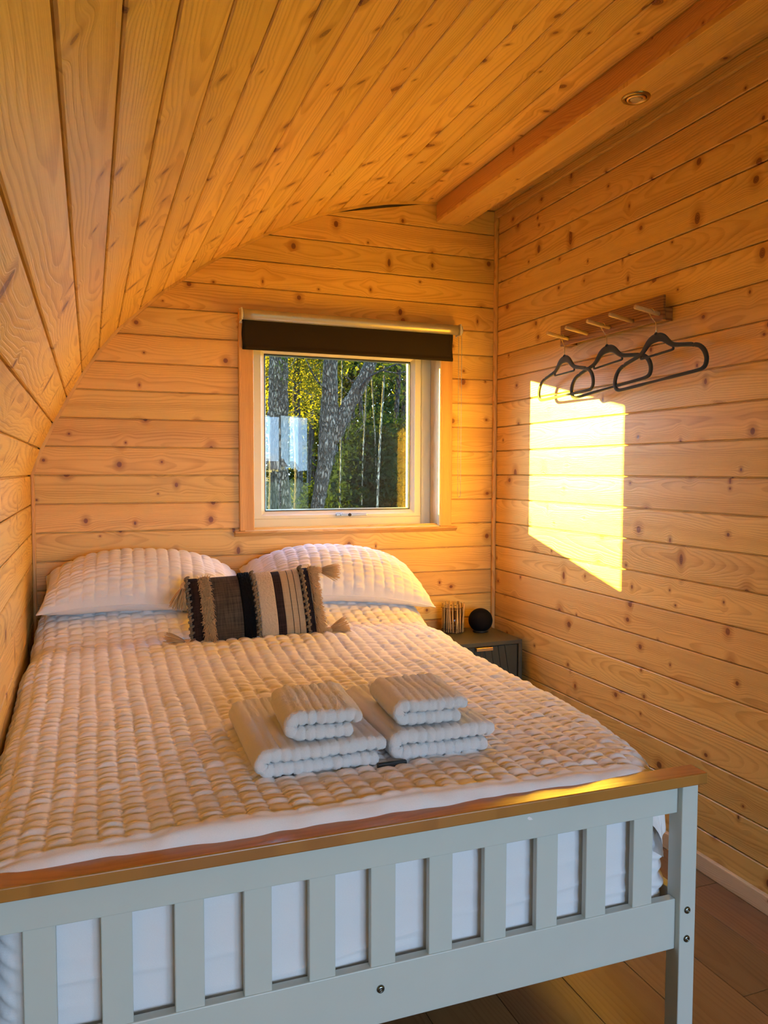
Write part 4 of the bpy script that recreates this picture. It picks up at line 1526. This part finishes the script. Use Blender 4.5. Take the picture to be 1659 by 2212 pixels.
ZT = 0.674
towel('towel', (0.300, 1.508, ZT), 0.288, 0.37, 0.060, math.radians(-1.5), 'large folded white ribbed bath towel nearer the curved left wall', 'bath towels', 71)
towel('towel', (0.590, 1.508, ZT), 0.258, 0.38, 0.064, math.radians(-2.5), 'large folded white ribbed bath towel on the nightstand side', 'bath towels', 72)
towel('hand_towel', (0.366, 1.530, ZT + 0.062), 0.172, 0.215, 0.062, math.radians(-5), 'small folded white hand towel stacked on the left bath towel', 'hand towels', 73)
towel('hand_towel', (0.608, 1.530, ZT + 0.066), 0.180, 0.205, 0.058, math.radians(-5), 'small folded white hand towel stacked on the right bath towel', 'hand towels', 74)
o = box('black_slab', (0.556, 1.487, 0.6700), (0.622, 1.4975, 0.6810), BLACK_PLASTIC, None, 0.002, 2)
tag(o, 'thin flat black item peeking out under the gap between the bath towels', 'item')

# ------------------------------------------------------------------ bedside cabinet
NX0, NX1, NY0, NY1, NZ = 1.412, 1.800, 2.972, 3.288, 0.545
NO = Vector(((NX0 + NX1) / 2, (NY0 + NY1) / 2, 0))
cab = thing('bedside_cabinet', 'dark olive bedside cabinet with gold pull in the corner by the bed', 'cabinet', NO)
rel(box('top', (NX0, NY0, NZ - 0.018), (NX1, NY1, NZ), GREEN_EDGE, cab, 0.0015, 2), NO)
for xs in (NX0, NX1 - 0.018):
    rel(box('side_panel', (xs, NY0, 0.12), (xs + 0.018, NY1, NZ - 0.018), GREEN_EDGE, cab, 0.0012, 1), NO)
rel(box('bottom_panel', (NX0 + 0.018, NY0, 0.12), (NX1 - 0.018, NY1, 0.138), GREEN_EDGE, cab, 0.0012, 1), NO)
rel(box('back_panel', (NX0 + 0.018, NY1 - 0.008, 0.138), (NX1 - 0.018, NY1, NZ - 0.018), GREEN_PAINT, cab), NO)
xm = (NX0 + NX1) / 2
for (z0, z1) in ((0.337, 0.524), (0.1405, 0.334)):
    fx0, fx1 = NX0 + 0.0205, NX1 - 0.0205
    dr = rel(box('drawer', (fx0, NY0 + 0.012, z0), (fx1, NY0 + 0.026, z1), GREEN_PAINT, cab, 0.001, 1), NO)
    # chevron boards fanning from the middle
    nb = 5
    for sgn_ in (-1, 1):
        for k_ in range(nb):
            hw_ = (fx1 - fx0) / 2
            a0, a1 = k_ / nb * hw_, (k_ + 1) / nb * hw_
            sl_ = 0.030
            q = []
            for (aa, zz_) in ((a0 + 0.0012, z0 + 0.001), (a1 - 0.0012, z0 + 0.001), (a1 - 0.0012 - sl_ * (k_ < nb - 1), z1 - 0.001), (max(a0 + 0.0012 - sl_ * (k_ > 0), 0.0012), z1 - 0.001)):
                q.append((xm + sgn_ * aa, zz_))
            V_ = [(x_, NY0 + 0.0075, z_) for x_, z_ in q] + [(x_, NY0 + 0.0125, z_) for x_, z_ in q]
            F_ = [(0, 1, 2, 3), (4, 7, 6, 5), (0, 4, 5, 1), (1, 5, 6, 2), (2, 6, 7, 3), (3, 7, 4, 0)]
            if sgn_ < 0:
                F_ = [f[::-1] for f in F_]
            b_ = mk('chevron_panel', V_, F_, GREEN_PAINT, None)
            b_.matrix_basis = Matrix.Translation(-NO)
            sub(b_, dr)
    bm = bmesh.new()
    bm_box(bm, (xm - 0.040, NY0 - 0.010, z1 - 0.003), (xm + 0.040, NY0 + 0.018, z1 - 0.0005), 0.0005, 1)
    bm_box(bm, (xm - 0.040, NY0 - 0.012, z1 - 0.015), (xm + 0.040, NY0 - 0.009, z1 - 0.0005), 0.0008, 1)
    hnd = from_bm('handle', bm, GOLD, None)
    hnd.matrix_basis = Matrix.Translation(-NO)
    sub(hnd, dr)
for (xs, ys_) in ((NX0 + 0.02, NY0 + 0.02), (NX1 - 0.02, NY0 + 0.02), (NX0 + 0.02, NY1 - 0.02), (NX1 - 0.02, NY1 - 0.02)):
    rel(tube('leg', [(xs, ys_, 0.0), (xs, ys_, 0.12)], [0.009, 0.014], GREEN_EDGE, cab, 14), NO)

# stick lantern
LO = Vector((1.578, 3.228, NZ))
lan = thing('stick_lantern', 'round candle lantern of upright bamboo sticks on the bedside cabinet', 'lantern', LO)
lathe('base_disc', [(0.038, 0.0), (0.046, 0.001), (0.047, 0.006), (0.044, 0.008), (0.01, 0.008)], TWINE, lan, 28)
stick_V, stick_F = tube_vf([(0, 0, 0), (0, 0, 0.045), (0, 0, 0.048), (0, 0, 0.051), (0, 0, 0.096), (0, 0, 0.099), (0, 0, 0.102), (0, 0, 0.132)],
                           [0.0036, 0.0036, 0.0044, 0.0036, 0.0034, 0.0043, 0.0034, 0.0033], 9)
ns = 26
st0 = None
for k_ in range(ns):
    a = 2 * math.pi * k_ / ns + rnd.uniform(-.05, .05)
    r_ = 0.0495
    tl = Matrix.Rotation(rnd.uniform(-.05, .05), 4, 'X') @ Matrix.Rotation(rnd.uniform(-.05, .05), 4, 'Y')
    mw = Matrix.Translation((r_ * math.cos(a), r_ * math.sin(a), rnd.uniform(0.001, 0.006))) @ tl @ Matrix.Rotation(rnd.uniform(0, 6), 4, 'Z')
    if st0 is None:
        st0 = mk('stick', stick_V, stick_F, BAMBOO, lan, True, mw)
    else:
        c_ = st0.copy(); COL.objects.link(c_); c_.parent = lan; c_.matrix_basis = mw
for zt_ in (0.018, 0.116):
    ring_ = []
    for k_ in range(ns * 4):
        a = 2 * math.pi * k_ / (ns * 4)
        ring_.append(((0.0495 + 0.0042 * math.sin(a * ns)) * math.cos(a), (0.0495 + 0.0042 * math.sin(a * ns)) * math.sin(a), zt_))
    tube('twine', ring_, 0.0013, TWINE, lan, 6, True)
lathe('glass_cup', [(0.036, 0.010), (0.039, 0.012), (0.040, 0.105), (0.0385, 0.105), (0.0375, 0.014), (0.002, 0.013)], JAR_GLASS, lan, 32)
lathe('candle', [(0.018, 0.0145), (0.019, 0.016), (0.019, 0.030), (0.017, 0.031), (0.001, 0.0305)], WHITE_PLASTIC, lan, 24)

# ball speaker
SO_ = Vector((1.702, 3.185, NZ))
sp = thing('speaker', 'black ball-shaped speaker on the bedside cabinet beside the lantern', 'speaker', SO_)
prof_ = []
for a in range(-62, 91, 4):
    an = math.radians(a)
    prof_.append((max(0.0565 * math.cos(an), 0.0008), 0.0535 + 0.0565 * math.sin(an) * (0.97 if a < 0 else 1.0)))
lathe('fabric_ball', prof_, BLACK_MESH, sp, 48)
lathe('foot', [(0.034, 0.0), (0.036, 0.001), (0.036, 0.005), (0.031, 0.008), (0.01, 0.008)], BLACK_PLASTIC, sp, 36)
lathe('light_ring', [(0.0335, 0.0072), (0.0345, 0.0060), (0.0352, 0.0066), (0.0338, 0.0080)], GREEN_EDGE, sp, 36)

# ------------------------------------------------------------------ outside
GRASS = leaf_mat('meadow_grass', (0.09, 0.14, 0.03), (0.16, 0.20, 0.05), (0.2, 0.25, 0.05))
SOIL = plain('woodland_floor', (0.04, 0.034, 0.018), 0.95, noise_amt=0.5, scale=3.0, bump_d=0.02)
MEADOW = plain('meadow_turf', (0.10, 0.135, 0.04), 0.95, noise_amt=0.4, scale=0.8, bump_d=0.03)
BARK = bark_mat('grey_bark', (0.020, 0.016, 0.010), (0.120, 0.097, 0.064), 15)
BARK_DARK = bark_mat('dark_bark', (0.012, 0.010, 0.008), (0.06, 0.05, 0.037))
BIRCH = bark_mat('pale_bark', (0.04, 0.034, 0.02), (0.25, 0.215, 0.13), 14)
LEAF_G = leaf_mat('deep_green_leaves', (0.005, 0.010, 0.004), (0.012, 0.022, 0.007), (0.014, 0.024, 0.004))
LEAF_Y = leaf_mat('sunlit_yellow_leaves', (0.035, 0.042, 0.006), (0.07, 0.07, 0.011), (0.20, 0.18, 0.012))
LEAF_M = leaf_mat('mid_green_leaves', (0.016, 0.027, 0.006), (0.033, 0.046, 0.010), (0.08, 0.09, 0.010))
GZ = -0.35
ground = mk('ground', [(-90, -190, GZ), (90, -190, GZ), (90, 5, GZ), (-90, 5, GZ)], [(0, 1, 2, 3)], MEADOW)
struct(ground, 'green meadow in front of the pod', 'ground')
gwood = mk('woodland_ground', [(-70, 5, GZ), (70, 5, GZ), (70, 90, GZ), (-70, 90, GZ)], [(0, 1, 2, 3)], SOIL)
struct(gwood, 'shaded woodland floor beyond the window', 'ground')


def leaves(name, centres, radii, n_, size, mat, parent, seed, flat=0.0):
    r_ = np.random.RandomState(seed)
    cs = np.array(centres, float); rs = np.array(radii, float)
    if rs.ndim == 1:
        rs = np.repeat(rs[:, None], 3, 1)
    wv = rs.prod(1) ** (2 / 3); k_ = r_.choice(len(cs), n_, p=wv / wv.sum())
    d = r_.normal(size=(n_, 3)); d /= np.linalg.norm(d, axis=1, keepdims=True)
    rad = r_.rand(n_) ** 0.45
    p = cs[k_] + d * rad[:, None] * rs[k_]
    a = r_.normal(size=(n_, 3)); a /= np.linalg.norm(a, axis=1, keepdims=True)
    b = np.cross(a, r_.normal(size=(n_, 3))); b /= np.linalg.norm(b, axis=1, keepdims=True)
    sz = size * (0.6 + 0.8 * r_.rand(n_))[:, None]
    c3 = np.cross(a, b) * sz * 0.18
    V_ = np.stack([p - a * sz, p - b * sz * 0.45 + c3, p + a * sz, p + b * sz * 0.45 + c3], 1).reshape(-1, 3)
    F_ = np.arange(4 * n_).reshape(-1, 4)
    o_ = np_obj(name, V_, F_, mat, parent, smooth=False)
    return o_


def trunk(name, pts, rad, mat, parent, seed, sides=20, per=10, rough=0.10):
    P_ = catmull(pts, per)
    R_ = [v[0] for v in catmull([(r_, 0) for r_ in rad], per)]
    V_, F_ = tube_vf(P_, R_, sides)
    r_ = np.random.RandomState(seed)
    V2 = []
    for i, v in enumerate(V_):
        ring_i = i // sides
        c_ = Vector(P_[min(ring_i, len(P_) - 1)])
        an = (i % sides) / sides
        nz = vnoise(np.array([an * 11.0]), np.array([ring_i * 0.55]), seed)[0]
        V2.append(c_ + (v - c_) * (1 - rough + 2 * rough * nz))
    return mk(name, V2, F_, mat, parent, True)


def line(px, y):
    """x of the sight line that passes px at distance y (used only to space the trees in the window)"""
    return y * math.tan(YAW + math.atan((px - 829.5) / F_PX))


# left big tree
TY = 9.0
x1 = line(608, TY)
t1 = thing('tree', 'broad grey-barked tree trunk close outside, left in the window pane', 'tree', (x1, TY, GZ))
trunk('trunk', [(0.12, 0, -0.05), (0.10, 0, 0.6), (0.05, 0, 1.1), (-0.01, 0, 1.7), (-0.035, 0, 2.25), (-0.03, 0, 2.7), (-0.02, 0.05, 4.2), (0.0, 0.1, 7.0)],
      [0.10, 0.075, 0.078, 0.092, 0.118, 0.112, 0.10, 0.05], BARK, t1, 1)
trunk('branch', [(-0.08, -0.08, 2.2), (-0.09, -0.12, 2.5), (-0.11, -0.16, 2.8), (-0.12, -0.2, 3.3)], [0.010, 0.009, 0.008, 0.006], BIRCH, t1, 2, 8)
trunk('branch', [(-0.10, -0.14, 2.6), (-0.17, -0.18, 2.72), (-0.26, -0.2, 2.7)], [0.01, 0.009, 0.006], BARK, t1, 3, 6)
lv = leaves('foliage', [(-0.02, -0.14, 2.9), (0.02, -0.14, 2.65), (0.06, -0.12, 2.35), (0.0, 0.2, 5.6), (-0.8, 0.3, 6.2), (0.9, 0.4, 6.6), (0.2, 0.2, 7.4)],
            [0.14, 0.10, 0.07, 1.3, 1.4, 1.4, 1.4], 5200, 0.035, LEAF_M, t1, 5); lv['kind'] = 'stuff'
# forked tree
x2 = line(706, TY)
t2 = thing('tree', 'forked grey tree trunk close outside, in the middle of the window pane', 'tree', (x2, TY, GZ))
trunk('trunk', [(-0.20, 0, -0.05), (-0.17, 0, 0.6), (-0.115, 0, 1.22), (-0.02, 0, 1.78), (0.04, 0, 2.18), (0.035, 0, 2.45), (0.045, 0, 2.9), (0.07, 0, 3.5), (0.05, 0.1, 5.0), (0.0, 0.2, 7.0)],
      [0.11, 0.085, 0.080, 0.095, 0.125, 0.105, 0.088, 0.085, 0.07, 0.04], BARK, t2, 11)
trunk('limb', [(0.05, -0.02, 2.0), (0.15, -0.03, 2.2), (0.25, -0.04, 2.42), (0.37, -0.05, 2.62), (0.49, -0.06, 2.85), (0.60, -0.05, 3.15), (0.85, 0, 4.2), (1.1, 0, 5.6)],
      [0.08, 0.09, 0.085, 0.082, 0.078, 0.072, 0.055, 0.03], BARK, t2, 12)
trunk('branch', [(0.36, -0.10, 2.55), (0.40, -0.15, 2.68), (0.48, -0.2, 2.78), (0.62, -0.22, 2.86), (0.9, -0.25, 2.98)], [0.016, 0.014, 0.013, 0.011, 0.008], BARK_DARK, t2, 13, 8)
trunk('branch', [(0.62, -0.22, 2.86), (0.85, -0.24, 2.84), (1.1, -0.22, 2.92)], [0.008, 0.007, 0.005], BARK_DARK, t2, 14, 6)
trunk('branch', [(0.02, -0.06, 2.6), (-0.16, -0.12, 2.72), (-0.3, -0.16, 2.95)], [0.014, 0.011, 0.008], BARK_DARK, t2, 15, 6)
kn = lathe('knot_hole', [(0.045, 0.0), (0.05, 0.02), (0.042, 0.03), (0.030, 0.026), (0.024, 0.008), (0.004, 0.004)], BARK, t2, 18,
           Matrix.Translation((0.045, -0.118, 2.18)) @ Matrix.Rotation(math.radians(95), 4, 'X') @ Matrix.Scale(0.62, 4))
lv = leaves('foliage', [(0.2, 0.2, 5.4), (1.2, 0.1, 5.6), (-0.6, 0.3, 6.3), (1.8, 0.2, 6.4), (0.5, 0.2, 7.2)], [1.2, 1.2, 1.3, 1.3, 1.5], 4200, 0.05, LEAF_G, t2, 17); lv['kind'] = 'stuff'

# sunlit broadleaf trees behind
yel = [(line(640, 15), 15.0, 0), (line(585, 17), 17.0, 1), (line(720, 18), 18.0, 2)]
for i, (x_, y_, s_) in enumerate(yel):
    t = thing('tree', ['yellow-green leafy tree glowing in the sun between the two big trunks', 'sunlit leafy tree at the far left of the window pane', 'sunlit leafy tree behind the forked trunk'][i], 'tree', (x_, y_, GZ), None, None)
    trunk('trunk', [(0, 0, 0), (0.05, 0, 1.5), (0, 0, 3.5), (0.1, 0, 6)], [0.11, 0.09, 0.07, 0.03], BARK_DARK, t, 30 + i, 10, 5)
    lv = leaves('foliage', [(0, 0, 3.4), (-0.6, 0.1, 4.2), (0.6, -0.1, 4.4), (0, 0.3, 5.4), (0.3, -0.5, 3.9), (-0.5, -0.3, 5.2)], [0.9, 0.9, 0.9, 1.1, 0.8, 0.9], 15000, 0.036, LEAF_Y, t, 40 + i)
    lv['kind'] = 'stuff'

# dark evergreen shrubs in the middle of the pane
for i, (px, y_, zc, rx, rz) in enumerate(((800, 11.5, 1.5, 0.55, 1.0), (752, 12.2, 1.0, 0.45, 0.9), (850, 12.5, 1.4, 0.5, 1.1), (700, 13, 0.7, 0.5, 0.8))):
    t = thing('shrub', ['dark leafy shrub filling the middle of the window view', 'dark shrub just right of the forked trunk', 'dark shrub at the right edge of the pane', 'low dark shrub behind the forked trunk'][i], 'shrub', (line(px, y_), y_, GZ))
    trunk('stem', [(0, 0, 0), (0.03, 0, 0.8), (0.0, 0, zc + 0.6)], [0.04, 0.03, 0.01], BARK_DARK, t, 60 + i, 8, 4)
    lv = leaves('foliage', [(0, 0, zc), (rx * .6, 0.1, zc - 0.4), (-rx * .6, -0.1, zc - 0.35), (rx * 0.3, 0.2, zc + rz * .6), (-rx * .3, 0, zc + rz * .4)],
                [(rx, rx, rz * .8), (rx * .8, rx * .8, rz * .7), (rx * .8, rx * .8, rz * .7), (rx * .7, rx * .7, rz * .6), (rx * .7, rx * .7, rz * .6)], 6500, 0.05, LEAF_G, t, 70 + i)
    lv['kind'] = 'stuff'

# slender pale stems and dark poles of the wood
poles = [(733, 11.3, 0.012, 0), (745, 20, 0.05, 1), (768, 16, 0.04, 1), (777, 11.15, 0.012, 0), (790, 15.5, 0.05, 1), (810, 11.0, 0.018, 0), (819, 11.25, 0.012, 0), (842, 14.5, 0.055, 1), (862, 18, 0.05, 1), (875, 16, 0.05, 1), (663, 21, 0.06, 1), (880, 20, 0.06, 0)]
for i, (px, y_, r_, k_) in enumerate(poles):
    same = sorted(p[0] for p in poles if p[3] == k_)
    ordn = ['first', 'second', 'third', 'fourth', 'fifth', 'sixth', 'seventh'][same.index(px)]
    t = thing('tree', ('slender pale sunlit stem in the wood outside, %s from the left' if k_ == 0 else 'slender dark pole tree in the wood outside, %s from the left') % ordn,
              'tree', (line(px, y_), y_, GZ), None, 'pale stems in the wood' if k_ == 0 else 'dark pole trees in the wood')
    dx_ = rnd.uniform(-.2, .2)
    trunk('trunk', [(0, 0, 0), (dx_ * .4, 0, 2), (dx_, 0, 4), (dx_ * 1.3, 0, 8)], [r_ * 1.2, r_, r_ * .9, r_ * .5], BIRCH if k_ == 0 else BARK_DARK, t, 80 + i, 8, 5)
    lv = leaves('foliage', [(dx_, 0, 3.6), (dx_ + .3, .2, 5), (dx_ - .3, -.1, 4.4), (dx_, .1, 6.4)], [0.6, 0.9, 0.8, 1.1], 1500, 0.06, LEAF_M if i % 2 else LEAF_G, t, 90 + i)
    lv['kind'] = 'stuff'
# the depth of the wood
for i in range(24):
    y_ = rnd.uniform(24, 32)
    ratio = 0.16 + 0.32 * (i + .5) / 15 if i < 15 else -0.20 + 0.36 * (i - 14.5) / 9
    x_ = y_ * ratio + rnd.uniform(-.4, .4)
    t = thing('tree', 'dark tree in the depth of the wood beyond the window', 'tree', (x_, y_, GZ), None, 'trees deep in the wood')
    trunk('trunk', [(0, 0, 0), (rnd.uniform(-.2, .2), 0, 3), (0, 0, 8)], [0.13, 0.10, 0.05], BARK_DARK, t, 320 + i, 8, 4)
    lv = leaves('foliage', [(rnd.uniform(-.6, .6), rnd.uniform(-.6, .6), z_) for z_ in (0.6, 1.5, 2.5, 3.6, 5.2, 7)], [1.2, 1.2, 1.1, 1.3, 1.7, 1.6], 5200, 0.10, LEAF_M if i % 3 == 0 else LEAF_G, t, 360 + i)
    lv['kind'] = 'stuff'
# undergrowth under the trees
ug = leaves('undergrowth', [(line(px, y_), y_, GZ + 0.12) for px in range(560, 910, 22) for y_ in (8.6, 10.5, 13, 16)], [(0.55, 0.8, 0.30)] * (16 * 4), 16000, 0.05, LEAF_M, None, 200)
tag(ug, 'tangled low undergrowth on the woodland floor outside', 'undergrowth', None, 'stuff')
for t_, k_, sd in ((t1, 7, 5), (t2, 9, 6)):
    prts = []
    r_ = random.Random(sd)
    for _ in range(k_ * 3):
        p = Vector((r_.uniform(-.25, .75) if t_ is t2 else r_.uniform(-.2, .2), -0.16 - 0.1 * r_.random(), r_.uniform(2.2, 3.0)))
        d = Vector((r_.uniform(-1, 1), r_.uniform(-.3, .1), r_.uniform(-.8, .7))).normalized()
        pts = [p]
        for _ in range(6):
            d = (d + Vector((r_.uniform(-.6, .6), 0, r_.uniform(-.6, .5)))).normalized()
            pts.append(pts[-1] + d * r_.uniform(.03, .07))
        prts.append(tube_vf(pts, [0.004, 0.0036, 0.0034, 0.003, 0.0026, 0.0022, 0.0015], 4))
    V_, F_ = merge_vf(prts)
    tw = mk('twigs', V_, F_, BARK, t_, True); tw['kind'] = 'stuff'
# neighbours of the big trunks, to the left of the view, that keep the evening sun off them
for i, (x_, y_) in enumerate(((-0.9, 11.6), (-1.8, 12.6), (-3.2, 14.8), (-0.2, 12.9))):
    t = thing('tree', 'leafy neighbouring tree outside, left of the window view', 'tree', (x_, y_, GZ), None, 'neighbouring trees outside')
    trunk('trunk', [(0, 0, 0), (0.05, 0, 2), (0, 0, 5)], [0.12, 0.10, 0.05], BARK_DARK, t, 220 + i, 8, 4)
    lv = leaves('foliage', [(0, 0, z_) for z_ in (1.2, 2.2, 3.4, 4.6, 6.0)], [0.8, 0.9, 1.0, 1.0, 1.1], 5000, 0.09, LEAF_G, t, 230 + i)
    lv['kind'] = 'stuff'

# what the glazed doors look out on: hedge line and a pale house across the meadow
HOUSE_W = plain('white_render', (0.72, 0.68, 0.62), 0.9)
ROOF = plain('grey_slate', (0.12, 0.11, 0.11), 0.7)
ho = Vector((26.3, -110, GZ))
hs = thing('house', 'distant white rendered house reflected in the window glass', 'house', ho)
rel(box('wall', (ho.x - 3.2, ho.y - 2.5, GZ), (ho.x + 3.2, ho.y + 2.5, GZ + 1.9), HOUSE_W, hs), ho)
V = [(-3.5, -2.8, 1.85), (3.5, -2.8, 1.85), (3.5, 2.8, 1.85), (-3.5, 2.8, 1.85), (-3.5, 0, 3.1), (3.5, 0, 3.1)]
mk('roof', V, [(0, 1, 5, 4), (2, 3, 4, 5), (0, 4, 3), (1, 2, 5), (0, 3, 2, 1)], ROOF, hs)
for x_ in (-1.8, 0.2, 1.9):
    mk('pane', [(x_ - .4, 2.52, 0.6), (x_ + .4, 2.52, 0.6), (x_ + .4, 2.52, 1.5), (x_ - .4, 2.52, 1.5), (x_ - .4, 2.49, 0.6), (x_ + .4, 2.49, 0.6), (x_ + .4, 2.49, 1.5), (x_ - .4, 2.49, 1.5)],
       [(0, 1, 2, 3), (4, 7, 6, 5), (0, 4, 5, 1), (1, 5, 6, 2), (2, 6, 7, 3), (3, 7, 4, 0)], BLACK_PLASTIC, hs)
for i in range(14):
    x_ = -20 + i * 5.0
    t = thing('hedge_tree', 'bushy green tree in the far hedge across the meadow', 'tree', (x_, -100 + rnd.uniform(-3, 3), GZ), None, 'far hedge trees')
    trunk('trunk', [(0, 0, 0), (0, 0, 1.2), (0, 0, 2.4)], [0.2, 0.18, 0.1], BARK_DARK, t, 250 + i, 8, 3)
    lv = leaves('foliage', [(0, 0, 1.0), (-1.5, 0, 0.8), (1.5, 0, 0.9), (0.4, 0, 1.3)], [1.0, 0.9, 0.9, 0.8 + 0.5 * rnd.random()], 900, 0.28, LEAF_M, t, 260 + i)
    lv['kind'] = 'stuff'
